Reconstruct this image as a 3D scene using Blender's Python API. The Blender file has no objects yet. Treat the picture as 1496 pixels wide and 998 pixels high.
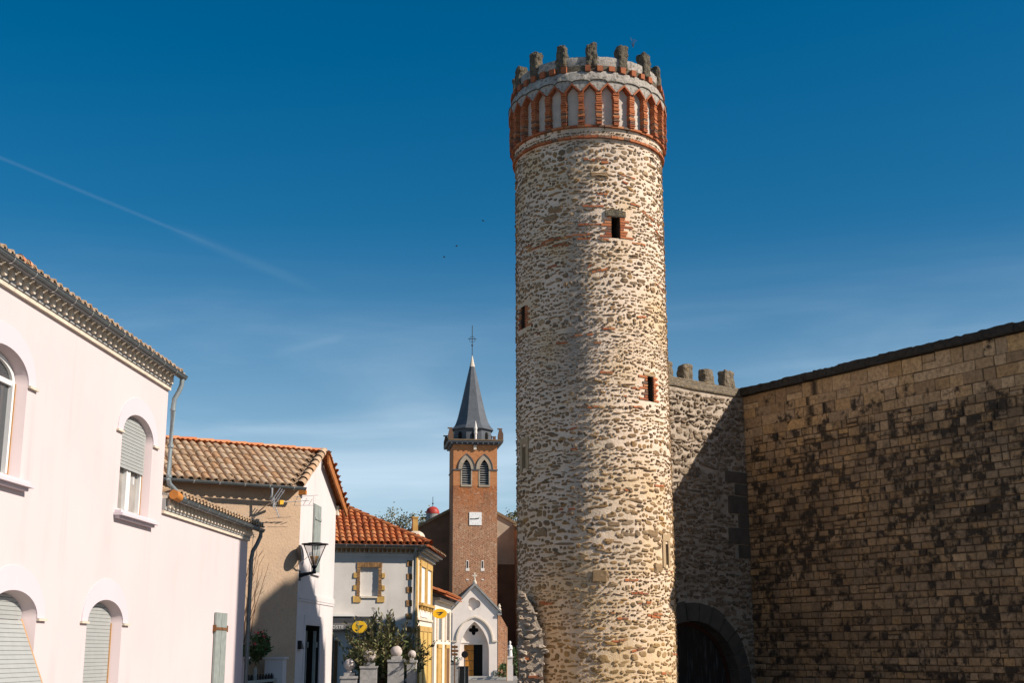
import bpy, bmesh, math, random
import numpy as np
from mathutils import Vector, Matrix

R = math.radians
S = bpy.context.scene
COL = S.collection
random.seed(7)

# ------------------------------------------------------------------ camera
EYE = 2.1
cam = bpy.data.cameras.new('camera'); cam.lens = 45.0; cam.sensor_width = 36.0
cam.clip_start = 0.1; cam.clip_end = 3000
camo = bpy.data.objects.new('camera', cam); COL.objects.link(camo)
camo.matrix_world = (Matrix.Translation((0, 0, EYE)) @ Matrix.Rotation(R(90 + 13.61), 4, 'X')
                     @ Matrix.Rotation(R(-0.19), 4, 'Z'))
S.camera = camo

# ------------------------------------------------------------------ light
SUN_AZ, SUN_EL = R(109.5), R(34.8)
SKY_STRENGTH, SUN_STRENGTH, EXPOSURE = 0.060, 5.0, 0.42
S.view_settings.view_transform = 'Standard'; S.view_settings.look = 'None'
S.view_settings.gamma = 1.0; S.view_settings.use_curve_mapping = False
S.view_settings.exposure = EXPOSURE
world = bpy.data.worlds.new('World'); S.world = world; world.use_nodes = True
wt = world.node_tree; wt.nodes.clear()


def wn(kind, **kw):
    n = wt.nodes.new(kind)
    for k, v in kw.items():
        setattr(n, k, v)
    return n


wout = wn('ShaderNodeOutputWorld'); wbg = wn('ShaderNodeBackground')
sky = wn('ShaderNodeTexSky', sky_type='NISHITA', sun_disc=False, sun_elevation=SUN_EL, sun_rotation=SUN_AZ,
         altitude=300, air_density=1.0, dust_density=0.6, ozone_density=2.5)
wbg.inputs['Strength'].default_value = SKY_STRENGTH
wtc = wn('ShaderNodeTexCoord')


def wmath(op, a, b=None, c=None):
    n = wn('ShaderNodeMath', operation=op)
    for i, x in enumerate((a, b, c)):
        if x is None:
            continue
        if isinstance(x, (int, float)):
            n.inputs[i].default_value = x
        else:
            wt.links.new(x, n.inputs[i])
    return n.outputs[0]


def wdot(vec):
    n = wn('ShaderNodeVectorMath', operation='DOT_PRODUCT'); wt.links.new(wtc.outputs['Generated'], n.inputs[0])
    n.inputs[1].default_value = vec
    return n.outputs['Value']


def wramp(x, a, b, lo=0.0, hi=1.0):
    n = wn('ShaderNodeMapRange', interpolation_type='SMOOTHSTEP')
    wt.links.new(x, n.inputs[0])
    n.inputs[1].default_value = a; n.inputs[2].default_value = b; n.inputs[3].default_value = lo; n.inputs[4].default_value = hi
    return n.outputs[0]


def wnoise(scale, sc3, detail=5, rot=(0, 0, 0), dist=0.0):
    m = wn('ShaderNodeMapping'); m.inputs['Scale'].default_value = sc3; m.inputs['Rotation'].default_value = rot
    wt.links.new(wtc.outputs['Generated'], m.inputs[0])
    n = wn('ShaderNodeTexNoise'); n.inputs['Scale'].default_value = scale; n.inputs['Detail'].default_value = detail
    n.inputs['Distortion'].default_value = dist
    wt.links.new(m.outputs[0], n.inputs[0])
    return n.outputs[0]


def contrail(d0, d1, width, s0, s1, strength):
    a, b = Vector(d0).normalized(), Vector(d1).normalized()
    nrm = a.cross(b).normalized()
    band = wramp(wmath('ABSOLUTE', wdot(nrm)), width, 0.0)
    t = wdot((b - a).normalized())
    ta, tb = a.dot((b - a).normalized()), b.dot((b - a).normalized())
    ln = tb - ta
    w1 = wramp(t, ta + (s0 - .25) * ln, ta + s0 * ln)
    w2 = wramp(t, ta + (s1 + .45) * ln, ta + s1 * ln)
    brk = wramp(wnoise(9, (1, 1, 1), 4), .3, .65, .7, 1.0)
    return wmath('MULTIPLY', wmath('MULTIPLY', wmath('MULTIPLY', band, w1), w2), wmath('MULTIPLY', brk, strength))


trails = [contrail((-.3677, .863, .3465), (-.2369, .9228, .3038), .0022, -1.5, .8, .046),
          contrail((-.2369, .9228, .3038), (-.1416, .9527, .2688), .006, .0, .6, .03),
          contrail((-.1367, .9622, .2357), (-.1779, .9582, .2241), .005, .0, .8, .035)]
zc = wdot((0, 0, 1))
low = wramp(zc, .32, .11)
wisp = wramp(wnoise(2.1, (1.0, 1.0, 5.5), 7, (0, R(8), R(10)), .6), .44, .78)
streak = wramp(wnoise(3.0, (1.2, 1.0, 12.0), 6, (0, R(-7), R(40)), .3), .46, .75)
cl = wmath('ADD', wmath('MULTIPLY', wmath('MULTIPLY', wisp, low), .60), wmath('MULTIPLY', wmath('MULTIPLY', streak, low), .16))
cl = wmath('ADD', cl, wmath('MULTIPLY', wramp(zc, .33, .0), .46))
for t in trails:
    cl = wmath('ADD', cl, t)
hs = wn('ShaderNodeHueSaturation'); hs.inputs['Hue'].default_value = 0.491; hs.inputs['Saturation'].default_value = 1.48; hs.inputs['Value'].default_value = 1.12
wt.links.new(sky.outputs[0], hs.inputs['Color'])
wmx = wn('ShaderNodeMix', data_type='RGBA'); wmx.clamp_factor = True
wt.links.new(cl, wmx.inputs[0]); wt.links.new(hs.outputs[0], wmx.inputs[6]); wmx.inputs[7].default_value = (8.6, 10.6, 12.4, 1)
wt.links.new(wmx.outputs[2], wbg.inputs['Color'])
wt.links.new(wbg.outputs[0], wout.inputs[0])

sun = bpy.data.lights.new('sun', 'SUN'); sun.energy = SUN_STRENGTH; sun.angle = R(0.53); sun.color = (1.0, .90, .78)
suno = bpy.data.objects.new('sun', sun); COL.objects.link(suno)
sdir = Vector((math.sin(SUN_AZ) * math.cos(SUN_EL), math.cos(SUN_AZ) * math.cos(SUN_EL), math.sin(SUN_EL)))
suno.rotation_euler = sdir.to_track_quat('Z', 'Y').to_euler(); suno.location = (60, -20, 60)


# ------------------------------------------------------------------ materials
class NT:
    """small wrapper for building a node material"""

    def __init__(s, name, rough=.85, metal=0.0):
        s.m = bpy.data.materials.new(name); s.m.use_nodes = True
        s.t = s.m.node_tree; s.b = s.t.nodes['Principled BSDF']
        s.b.inputs['Roughness'].default_value = rough; s.b.inputs['Metallic'].default_value = metal
        s.b.inputs['Specular IOR Level'].default_value = .3
        s.tc = s.t.nodes.new('ShaderNodeTexCoord'); s.geo = s.t.nodes.new('ShaderNodeNewGeometry')
        s._n = None

    def set(s, sock, v):
        if isinstance(v, (int, float)):
            sock.default_value = v
        elif isinstance(v, (tuple, list)):
            sock.default_value = (*v, 1) if len(v) == 3 and len(sock.default_value) == 4 else v
        else:
            s.t.links.new(v, sock)

    def map(s, sc=(1, 1, 1), src='Object'):
        n = s.t.nodes.new('ShaderNodeMapping'); n.inputs['Scale'].default_value = sc
        s.t.links.new(s.tc.outputs[src], n.inputs[0]); return n.outputs[0]

    def noise(s, scale, detail=4, sc=(1, 1, 1), rough=.55, dist=0.0, src='Object'):
        n = s.t.nodes.new('ShaderNodeTexNoise'); n.inputs['Scale'].default_value = scale
        n.inputs['Detail'].default_value = detail; n.inputs['Roughness'].default_value = rough; n.inputs['Distortion'].default_value = dist
        s.t.links.new(s.map(sc, src), n.inputs[0]); return n.outputs[0]

    def rng(s, x, a, b, lo=0.0, hi=1.0):
        n = s.t.nodes.new('ShaderNodeMapRange'); s.t.links.new(x, n.inputs[0])
        for i, v in enumerate((a, b, lo, hi)):
            n.inputs[i + 1].default_value = v
        return n.outputs[0]

    def math(s, op, a, b=0.0):
        n = s.t.nodes.new('ShaderNodeMath'); n.operation = op
        s.set(n.inputs[0], a); s.set(n.inputs[1], b); return n.outputs[0]

    def ramp(s, x, stops, const=False):
        n = s.t.nodes.new('ShaderNodeValToRGB'); e = n.color_ramp.elements
        if const:
            n.color_ramp.interpolation = 'CONSTANT'
        while len(e) < len(stops):
            e.new(.5)
        for el, (p, c) in zip(e, stops):
            el.position = p; el.color = (*c, 1)
        s.t.links.new(x, n.inputs[0]); return n.outputs[0]

    def mix(s, f, a, b, mode='MIX'):
        n = s.t.nodes.new('ShaderNodeMix'); n.data_type = 'RGBA'; n.blend_type = mode
        s.set(n.inputs[0], f); s.set(n.inputs[6], a); s.set(n.inputs[7], b); return n.outputs[2]

    def color(s, c):
        s.set(s.b.inputs['Base Color'], c); return s

    def bump(s, h, strength=.5, dist=.02):
        n = s.t.nodes.new('ShaderNodeBump'); n.inputs['Strength'].default_value = strength; n.inputs['Distance'].default_value = dist
        s.t.links.new(h, n.inputs['Height'])
        if s._n is not None:
            s.t.links.new(s._n, n.inputs['Normal'])
        s._n = n.outputs[0]; s.t.links.new(s._n, s.b.inputs['Normal']); return s

    def island(s):
        return s.geo.outputs['Random Per Island']


def plaster(name, c, var=.12, bs=.25, scale=2.0, grain=40, dirt=None, dirt_amt=.35, streak=0.0):
    k = NT(name, .9)
    c2 = tuple(x * (1 - var) for x in c)
    col = k.mix(k.rng(k.noise(scale, 6), .35, .7), c, c2)
    if dirt:
        col = k.mix(k.rng(k.noise(1.3, 8, (1.6, 1.6, .45), .65), .5, .75, 0, dirt_amt), col, dirt)
    if streak:
        st_ = k.math('MULTIPLY', k.rng(k.noise(3.2, 5, (1, 1, .05)), .55, .72), k.rng(k.noise(.8, 4), .4, .65))
        col = k.mix(k.math('MULTIPLY', st_, streak), col, tuple(x * .55 for x in c))
    k.color(col)
    k.bump(k.noise(grain, 4), bs, .012)
    return k.m


def simple(name, c, rough=.6, metal=0.0, var=.15, scale=6, bs=.1, grain=60):
    k = NT(name, rough, metal)
    k.color(k.mix(k.rng(k.noise(scale, 5), .3, .72), c, tuple(x * (1 - var) for x in c)))
    if bs:
        k.bump(k.noise(grain, 3), bs, .008)
    return k.m


M = {}
M['pink'] = plaster('pink_render', (.605, .51, .512), .06, .12, .6, 70, (.50, .41, .395), .22, .22)
M['pink_trim'] = plaster('pale_arch_render', (.59, .515, .55), .04, .1, 1, 60)
M['cream_stone'] = plaster('cream_moulding', (.66, .57, .46), .2, .2, 5, 40, (.3, .26, .2), .5)
M['cornice_grey'] = plaster('grey_cornice', (.34, .335, .325), .15, .15, 4, 40)
M['zinc'] = simple('weathered_zinc', (.135, .15, .155), .45, .35, .3, 9, .05)
M['zinc_pipe'] = simple('bluish_zinc_pipe', (.27, .315, .33), .45, .3, .3, 7, .05)
M['shutter_grey'] = simple('grey_slat_shutter', (.36, .37, .36), .5, 0, .1, 8, .03)
M['shutter_wood'] = simple('grey_green_wood', (.30, .33, .31), .65, 0, .25, (7), .1)
M['white_pvc'] = simple('white_window_frame', (.74, .73, .71), .35, 0, .06, 6, 0)
M['rust_rail'] = simple('orange_side_rail', (.55, .30, .13), .6, 0, .2, 9, 0)
k = NT('window_glass', .06); k.color((.05, .055, .06)); k.b.inputs['Specular IOR Level'].default_value = .9; M['glass'] = k.m
k = NT('curtained_glass', .12); k.color(k.mix(k.rng(k.noise(2, 2), .4, .6), (.34, .31, .28), (.22, .2, .18))); k.b.inputs['Specular IOR Level'].default_value = .7; M['glass_curtain'] = k.m
M['dark'] = simple('dark_interior', (.012, .011, .010), .9, 0, .1, 3, 0)


def tile_mat(name, stops, moss=.35):
    k = NT(name, .85)
    col = k.ramp(k.island(), stops)
    col = k.mix(k.rng(k.noise(14, 6), .45, .75, 0, .55), col, tuple(x * .62 for x in stops[1][1]))
    col = k.mix(k.rng(k.noise(30, 4), .58, .72, 0, moss), col, (.10, .085, .06))
    k.color(col); k.bump(k.noise(90, 3), .3, .008)
    return k.m


M['tile_beige'] = tile_mat('weathered_canal_tile', [(0, (.42, .275, .165)), (.3, (.51, .365, .24)), (.55, (.37, .245, .15)), (.8, (.53, .40, .28)), (1, (.44, .245, .125))])
M['tile_orange'] = tile_mat('orange_clay_tile', [(0, (.42, .115, .035)), (.3, (.50, .17, .055)), (.6, (.36, .09, .03)), (.85, (.48, .20, .08)), (1, (.30, .08, .03))], .3)
M['ridge_orange'] = tile_mat('orange_ridge_tile', [(0, (.55, .17, .06)), (.4, (.60, .28, .14)), (.7, (.50, .13, .04)), (1, (.62, .34, .2))], .1)
M['terracotta'] = simple('terracotta', (.50, .19, .04), .8, 0, .25, 8, .1)
M['rafter_wood'] = simple('orange_rafter_wood', (.42, .15, .04), .7, 0, .3, 6, .1)

k = NT('rough_tan_render', .95)
c = k.mix(k.rng(k.noise(1.1, 6), .35, .7), (.52, .365, .245), (.44, .305, .205))
c = k.mix(k.rng(k.noise(.9, 5, (1, 1, .6)), .52, .7, 0, .7), c, (.36, .29, .22))
c = k.mix(k.rng(k.noise(26, 3), .58, .68, 0, .45), c, (.22, .17, .12))
k.color(c); k.bump(k.noise(17, 5, rough=.7), .45, .035); M['tan'] = k.m
M['white_render'] = plaster('white_render', (.63, .575, .57), .06, .15, .8, 50, (.46, .42, .39), .3, .3)
M['grey_render'] = plaster('grey_render', (.62, .58, .54), .14, .3, 1.6, 30, (.36, .33, .30), .5, .4)
M['ochre_brick'] = simple('ochre_brick_trim', (.34, .185, .075), .85, 0, .6, 9, .4, 30)
M['belfry_stone'] = plaster('worn_belfry_stone', (.40, .33, .25), .3, .3, 3, 20, (.2, .15, .11), .6)
M['ledge_stone'] = plaster('lichened_ledge_stone', (.22, .15, .085), .35, .4, 3, 20, (.08, .065, .05), .6)
M['ochre_paint'] = simple('ochre_paint', (.57, .35, .105), .7, 0, .3, 5, .1)
M['yellow_paint'] = simple('yellow_shutter_paint', (.66, .44, .12), .55, 0, .2, 6, .05)
k = NT('yellow_sign', .35); k.color((.85, .50, .02)); M['sign_yellow'] = k.m
k = NT('dark_blue_sign_ink', .4); k.color((.02, .028, .06)); M['sign_blue'] = k.m
k = NT('white_lettering', .5); k.color((.72, .70, .66)); M['letter_white'] = k.m
M['cream_render'] = plaster('cream_render', (.74, .65, .54), .1, .2, 1.5, 40, (.45, .38, .3), .3)
M['awning'] = simple('dark_awning', (.055, .055, .06), .7, 0, .3, 3, .05)
M['iron'] = simple('black_iron', (.022, .022, .024), .5, .4, .3, 12, .1)
M['old_wood'] = simple('brown_wood', (.20, .09, .035), .7, 0, .4, 5, .2)
M['granite'] = plaster('grey_granite', (.42, .40, .38), .35, .5, 9, 60, (.15, .14, .13), .6)
M['ball_stone'] = plaster('pale_ball_stone', (.56, .48, .44), .25, .4, 7, 50, (.28, .24, .22), .5)
M['lantern_pane'] = None
k = NT('lantern_glass', .1); k.color((.9, .88, .85)); k.b.inputs['Transmission Weight'].default_value = .0
k.b.inputs['Alpha'].default_value = .28; M['lantern_pane'] = k.m
M['lantern_amber'] = simple('amber_lamp_bowl', (.62, .30, .06), .35, 0, .2, 9, 0)
M['dish'] = simple('satellite_dish_grey', (.10, .10, .105), .5, .1, .15, 6, 0)
M['alu'] = simple('antenna_aluminium', (.62, .62, .62), .3, .7, .1, 9, 0)
M['amber_plastic'] = simple('orange_plastic', (.80, .42, .02), .5, 0, .1, 9, 0)

# brick of the church
k = NT('church_brick', .9)
br = k.t.nodes.new('ShaderNodeTexBrick'); k.t.links.new(k.map((1, 1, 1), 'UV'), br.inputs[0])
br.inputs['Color1'].default_value = (.21, .06, .018, 1); br.inputs['Color2'].default_value = (.33, .11, .033, 1)
br.inputs['Mortar'].default_value = (.50, .36, .25, 1); br.inputs['Scale'].default_value = 1.0
br.inputs['Brick Width'].default_value = .30; br.inputs['Row Height'].default_value = .09; br.inputs['Mortar Size'].default_value = .014
br.offset_frequency = 2
c = k.mix(k.rng(k.noise(.55, 7), .48, .74, 0, .5), br.outputs[0], (.38, .24, .14))
sp_ = k.t.nodes.new('ShaderNodeSeparateXYZ'); k.t.links.new(k.tc.outputs['UV'], sp_.inputs[0])
c = k.mix(k.rng(k.math('ADD', sp_.outputs[1], k.math('MULTIPLY', k.noise(1.2, 5), 3.0)), 14.2, 17.2, 0, .9), c, (.36, .12, .035))
c = k.mix(k.rng(k.noise(5, 5), .55, .68, 0, .6), c, (.50, .38, .27))
c = k.mix(k.rng(k.noise(7, 5), .52, .68, 0, .75), c, (.11, .052, .03))
c = k.mix(k.rng(k.noise(.9, 6, (1, 1, .4)), .52, .68, 0, .5), c, (.16, .09, .055))
k.color(c); k.bump(k.noise(9, 5), .5, .05); M['church_brick'] = k.m
k = NT('bell_stage_brick', .9)
br = k.t.nodes.new('ShaderNodeTexBrick'); k.t.links.new(k.map((1, 1, 1), 'UV'), br.inputs[0])
br.inputs['Color1'].default_value = (.37, .115, .03, 1); br.inputs['Color2'].default_value = (.46, .175, .055, 1)
br.inputs['Mortar'].default_value = (.45, .27, .15, 1); br.inputs['Scale'].default_value = 1.0
br.inputs['Brick Width'].default_value = .30; br.inputs['Row Height'].default_value = .09; br.inputs['Mortar Size'].default_value = .012
c = k.mix(k.rng(k.noise(2.2, 6), .5, .72, 0, .6), br.outputs[0], (.30, .11, .04))
k.color(c); k.bump(k.noise(9, 5), .3, .04); M['bell_brick'] = k.m
M['church_dark'] = plaster('old_brick_flank', (.16, .09, .055), .35, .4, 1.0, 12, (.10, .07, .05), .7)
M['church_pale'] = plaster('worn_flank_render', (.46, .37, .28), .25, .4, .8, 12, (.25, .19, .13), .6)
k = NT('slate', .55)
c = k.mix(k.rng(k.noise(2, 5), .3, .7), (.085, .095, .11), (.05, .057, .068)); c = k.mix(k.rng(k.noise(16, 3, (1, 1, 3)), .4, .7, 0, .6), c, (.13, .14, .15))
k.color(c); k.bump(k.noise(16, 3, (1, 1, 3)), .3, .04); M['slate'] = k.m
M['porch_stone'] = plaster('white_porch_stone', (.74, .66, .60), .08, .15, 1.2, 30, (.45, .38, .32), .3)
M['grey_coping'] = plaster('grey_coping_stone', (.27, .265, .255), .25, .3, 3, 30)
M['door_wood'] = simple('varnished_orange_door', (.52, .215, .03), .5, 0, .35, 4, .1)
M['clock_face'] = simple('white_clock_face', (.80, .78, .75), .5, 0, .05, 4, 0)
M['red_dome'] = simple('red_painted_dome', (.42, .045, .03), .5, 0, .3, 3, .05)


def tower_shade_wear(k, c, grey, ochre):
    """grey band painted in where the sunlit side turns to shade and ochre staining near the foot (object space of the tower)"""
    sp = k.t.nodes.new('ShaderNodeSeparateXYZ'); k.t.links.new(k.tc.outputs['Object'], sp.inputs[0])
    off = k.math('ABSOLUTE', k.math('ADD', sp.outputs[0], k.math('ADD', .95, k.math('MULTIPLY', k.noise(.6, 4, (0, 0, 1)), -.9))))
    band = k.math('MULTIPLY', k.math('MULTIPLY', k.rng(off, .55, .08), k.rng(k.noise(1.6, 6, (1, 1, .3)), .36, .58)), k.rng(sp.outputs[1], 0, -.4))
    c = k.mix(k.math('MULTIPLY', band, .62), c, grey)  # shade along the edge of the sunlit side, mixed into the colour
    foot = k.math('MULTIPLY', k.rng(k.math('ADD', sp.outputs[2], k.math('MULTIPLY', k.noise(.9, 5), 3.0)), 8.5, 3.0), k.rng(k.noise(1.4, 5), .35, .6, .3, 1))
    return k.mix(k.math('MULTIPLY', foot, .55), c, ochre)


# stone of the castle
def stone_mat(name, stops, mott, dark_patch=None, bump=.5, wear=False):
    k = NT(name, .92)
    c = k.ramp(k.island(), stops)
    c = k.mix(k.rng(k.noise(22, 5), .4, .7, 0, .6), c, mott)
    c = k.mix(k.rng(k.noise(9, 4), .56, .72, 0, .45), c, (.50, .40, .29))
    if dark_patch:
        c = k.mix(k.rng(k.noise(*dark_patch[0]), dark_patch[1], dark_patch[2], 0, dark_patch[3]), c, dark_patch[4])
    if wear:  # painted shade band and ochre foot
        c = tower_shade_wear(k, c, (.13, .115, .10), (.36, .23, .09))
    k.color(c); k.bump(k.noise(45, 4), bump, .015)
    return k.m


stain = ((.55, 6, (1, 1, .35), .6), .56, .70, .55, (.17, .145, .125))
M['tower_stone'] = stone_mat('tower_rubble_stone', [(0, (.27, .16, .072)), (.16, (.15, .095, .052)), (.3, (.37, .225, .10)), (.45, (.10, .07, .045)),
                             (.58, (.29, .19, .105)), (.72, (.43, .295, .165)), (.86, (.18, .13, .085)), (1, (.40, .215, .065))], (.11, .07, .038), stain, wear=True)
k = NT('tower_lime_mortar', .95)
c = k.mix(k.rng(k.noise(1.2, 7), .35, .7), (.75, .61, .49), (.64, .505, .38))
c = k.mix(k.rng(k.noise(.5, 5), .48, .66, 0, .7), c, (.60, .42, .22))
c = k.mix(k.rng(k.noise(.55, 6, (1, 1, .35), .6), .56, .70, 0, .5), c, (.30, .265, .23))
c = k.mix(k.rng(k.noise(30, 4), .52, .66, 0, .7), c, (.42, .31, .21))
c = tower_shade_wear(k, c, (.27, .245, .215), (.62, .43, .21))
k.color(c); k.bump(k.noise(11, 5, rough=.65), .55, .05); k.bump(k.noise(55, 3), .4, .012); M['tower_mortar'] = k.m
M['red_brick'] = None
k = NT('red_tower_brick', .9)
c = k.ramp(k.island(), [(0, (.36, .10, .035)), (.3, (.43, .145, .055)), (.55, (.27, .07, .028)), (.75, (.44, .19, .085)), (.88, (.20, .085, .048)), (1, (.12, .09, .07))])
c = k.mix(k.rng(k.noise(40, 4), .5, .75, 0, .4), c, (.46, .24, .12)); k.color(c); k.bump(k.noise(60, 3), .4, .01); M['red_brick'] = k.m
M['crown_plaster'] = plaster('grey_white_panel_plaster', (.55, .485, .415), .2, .2, 3, 40, (.34, .30, .26), .5)
k = NT('crown_mortar', .95)
c = k.mix(k.rng(k.noise(4, 6), .35, .65), (.25, .225, .195), (.40, .36, .315)); c = k.mix(k.rng(k.noise(11, 6), .5, .66, 0, .75), c, (.10, .09, .075))
k.color(c); k.bump(k.noise(26, 5), .6, .03); M['crown_mortar'] = k.m
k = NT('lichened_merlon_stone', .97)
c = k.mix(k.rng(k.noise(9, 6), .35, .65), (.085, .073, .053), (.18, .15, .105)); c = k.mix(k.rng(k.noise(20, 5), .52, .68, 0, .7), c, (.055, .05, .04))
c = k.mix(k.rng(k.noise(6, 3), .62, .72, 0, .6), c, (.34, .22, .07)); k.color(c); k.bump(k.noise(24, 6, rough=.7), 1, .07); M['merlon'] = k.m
k = NT('sunlit_merlon_stone', .97)  # lighter copy of the merlon stone, sunlight put into its colour
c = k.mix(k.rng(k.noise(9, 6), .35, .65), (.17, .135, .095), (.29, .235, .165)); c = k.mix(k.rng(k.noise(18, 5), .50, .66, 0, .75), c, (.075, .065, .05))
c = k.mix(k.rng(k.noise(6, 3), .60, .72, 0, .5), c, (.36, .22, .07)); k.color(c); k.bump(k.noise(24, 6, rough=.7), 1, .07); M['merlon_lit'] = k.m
M['shaded_reveal'] = simple('shaded_reveal', (.075, .055, .038), .95, 0, .4, 6, .2)  # darker colour painted in for the shade inside the loopholes
M['loop_stone'] = stone_mat('dressed_loophole_stone', [(0, (.38, .27, .15)), (1, (.42, .31, .19))], (.3, .21, .12))
M['rampart_stone'] = stone_mat('rampart_rubble_stone', [(0, (.16, .115, .075)), (.25, (.24, .175, .115)), (.5, (.11, .083, .06)), (.75, (.31, .235, .16)), (1, (.19, .14, .1))], (.09, .07, .052), None, .8)
k = NT('rampart_mortar', .96)
c = k.mix(k.rng(k.noise(2, 6), .35, .65), (.46, .38, .30), (.34, .275, .21)); c = k.mix(k.rng(k.noise(8, 5), .55, .7, 0, .7), c, (.15, .12, .09))
k.color(c); k.bump(k.noise(14, 5), .7, .05); M['rampart_mortar'] = k.m
M['stub_stone'] = stone_mat('stub_rubble_stone', [(0, (.36, .29, .23)), (.4, (.22, .17, .125)), (.7, (.46, .38, .30)), (1, (.28, .21, .15))], (.13, .10, .08), None, .7)
M['voussoir'] = plaster('dark_voussoir_stone', (.115, .098, .078), .3, .5, 4, 25, (.05, .044, .036), .7)
k = NT('old_gate_planks', .75)
c = k.mix(k.rng(k.noise(3, 5, (6, 6, .5)), .55, .75), (.035, .026, .02), (.17, .16, .155)); k.color(c); k.bump(k.noise(4, 4, (9, 9, .5)), .5, .02); M['gate_planks'] = k.m
M['gate_rim'] = simple('red_brown_gate_rim', (.075, .025, .016), .7, 0, .3, 6, .1)

k = NT('ashlar_sandstone', .93)
isl = k.island()
c = k.ramp(isl, [(0, (.46, .285, .135)), (.2, (.61, .405, .21)), (.4, (.31, .205, .115)), (.6, (.64, .44, .25)), (.8, (.39, .28, .175)), (1, (.64, .40, .175))])
c = k.mix(k.rng(k.noise(10, 5), .4, .7, 0, .6), c, (.17, .105, .055))
sep = k.t.nodes.new('ShaderNodeSeparateXYZ'); k.t.links.new(k.tc.outputs['UV'], sep.inputs[0])
up_ = k.math('ADD', sep.outputs[1], k.math('MULTIPLY', k.noise(.7, 5), 2.0))
c = k.mix(k.math('MULTIPLY', k.rng(up_, 10.3, 9.2), k.rng(k.noise(.8, 6), .30, .62, .10, .62)), c, (.115, .085, .058))
blk = k.math('ADD', k.noise(3.4, 6, rough=.62), k.math('MULTIPLY', k.math('FRACT', k.math('MULTIPLY', isl, 37.3)), .21))
low_n = k.rng(k.noise(.38, 4), .3, .7, -.06, .09)
hgt = k.rng(sep.outputs[1], 8.3, 9.6, .0, -.13)
c = k.mix(k.rng(k.math('ADD', k.math('ADD', blk, low_n), hgt), .60, .74, 0, .93), c, (.026, .023, .020))
c = k.mix(k.rng(k.noise(2.0, 5, (1, 1, 1.6)), .60, .72, 0, .55), c, (.07, .055, .04))
drip = k.noise(1.0, 2, (.62, 0, 0), src='UV')
dn = k.math('MULTIPLY', k.rng(drip, .61, .68), k.rng(k.math('ADD', sep.outputs[1], k.math('MULTIPLY', k.noise(5, 4), 1.6)), 8.9, 9.9))
c = k.mix(k.math('MULTIPLY', dn, .9), c, (.02, .018, .016))
k.color(c); k.bump(k.noise(24, 5), .6, .035); k.bump(k.noise(5, 4), .4, .07); M['ashlar'] = k.m
M['ashlar_mortar'] = plaster('sandy_joint_mortar', (.10, .066, .038), .4, .4, 2, 25, (.03, .025, .02), .8)
M['cope'] = plaster('black_lichen_cope', (.05, .044, .036), .5, .9, 7, 18, (.016, .015, .013), .9)


def leaf_mat(name, a, b, c3, tr=.25):
    k = NT(name, .6)
    k.color(k.ramp(k.island(), [(0, a), (.5, b), (1, c3)]))
    k.b.inputs['Subsurface Weight'].default_value = 0
    return k.m


M['bush_leaf'] = leaf_mat('dark_bush_leaf', (.085, .115, .035), (.14, .165, .055), (.24, .25, .10))
M['bush_tip'] = leaf_mat('brown_green_bush_tip', (.13, .105, .055), (.12, .135, .05), (.21, .17, .085))
M['green_leaf'] = leaf_mat('green_leaf', (.03, .07, .02), (.05, .10, .03), (.09, .13, .04))
M['olive_leaf'] = leaf_mat('olive_tree_leaf', (.07, .08, .035), (.11, .11, .045), (.17, .14, .06))
M['red_petal'] = leaf_mat('red_petal', (.35, .02, .03), (.5, .06, .08), (.6, .18, .2))
M['white_petal'] = leaf_mat('white_petal', (.7, .68, .6), (.6, .6, .55), (.75, .7, .7))
M['twig'] = simple('brown_twig', (.14, .075, .045), .8, 0, .3, 9, 0)
M['bark'] = simple('grey_bark', (.16, .12, .09), .9, 0, .4, 9, .4)
M['ground'] = plaster('pale_square_paving', (.25, .22, .19), .2, .3, 1.2, 30, (.2, .18, .16), .4)
M['road'] = plaster('asphalt', (.06, .058, .056), .25, .4, 3, 60)
M['kerb'] = plaster('kerb_stone', (.50, .47, .43), .15, .2, 4, 30)
M['bird'] = simple('dark_feathers', (.03, .03, .035), .8, 0, .1, 9, 0)
M['statue'] = simple('white_statue_paint', (.74, .70, .66), .6, 0, .12, 9, .05)
M['statue_red'] = simple('faded_red_robe', (.42, .13, .10), .7, 0, .2, 9, .05)


# ------------------------------------------------------------------ geometry helpers
def rootloc(o):
    while o is not None and o.parent is not None:
        o = o.parent
    return o.location.copy() if o is not None else Vector((0, 0, 0))


def tag(o, label=None, cat=None, group=None, kind=None):
    for a, b in (('label', label), ('category', cat), ('group', group), ('kind', kind)):
        if b:
            o[a] = b
    return o


def thing(name, loc, label, cat, group=None):
    o = bpy.data.objects.new(name, None); o.empty_display_size = .3; COL.objects.link(o)
    o.location = loc
    return tag(o, label, cat, group)


class Fr:
    """a local frame: u along a wall, v out of it, z up"""

    def __init__(s, x, y, az, z=0.0, left=False, size=1.0):
        s.o = Vector((x, y, z)); a = R(az); s.k = size
        s.ex = Vector((math.sin(a), math.cos(a), 0)); s.ey = Vector((math.cos(a), -math.sin(a), 0))
        if left:
            s.ey = -s.ey

    def __call__(s, u, v, z):
        return s.o + (s.ex * u + s.ey * v + Vector((0, 0, z))) * s.k


WORLD = Fr(0, 0, 90)                      # u = +X, v = -Y (towards the viewer), z up


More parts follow.
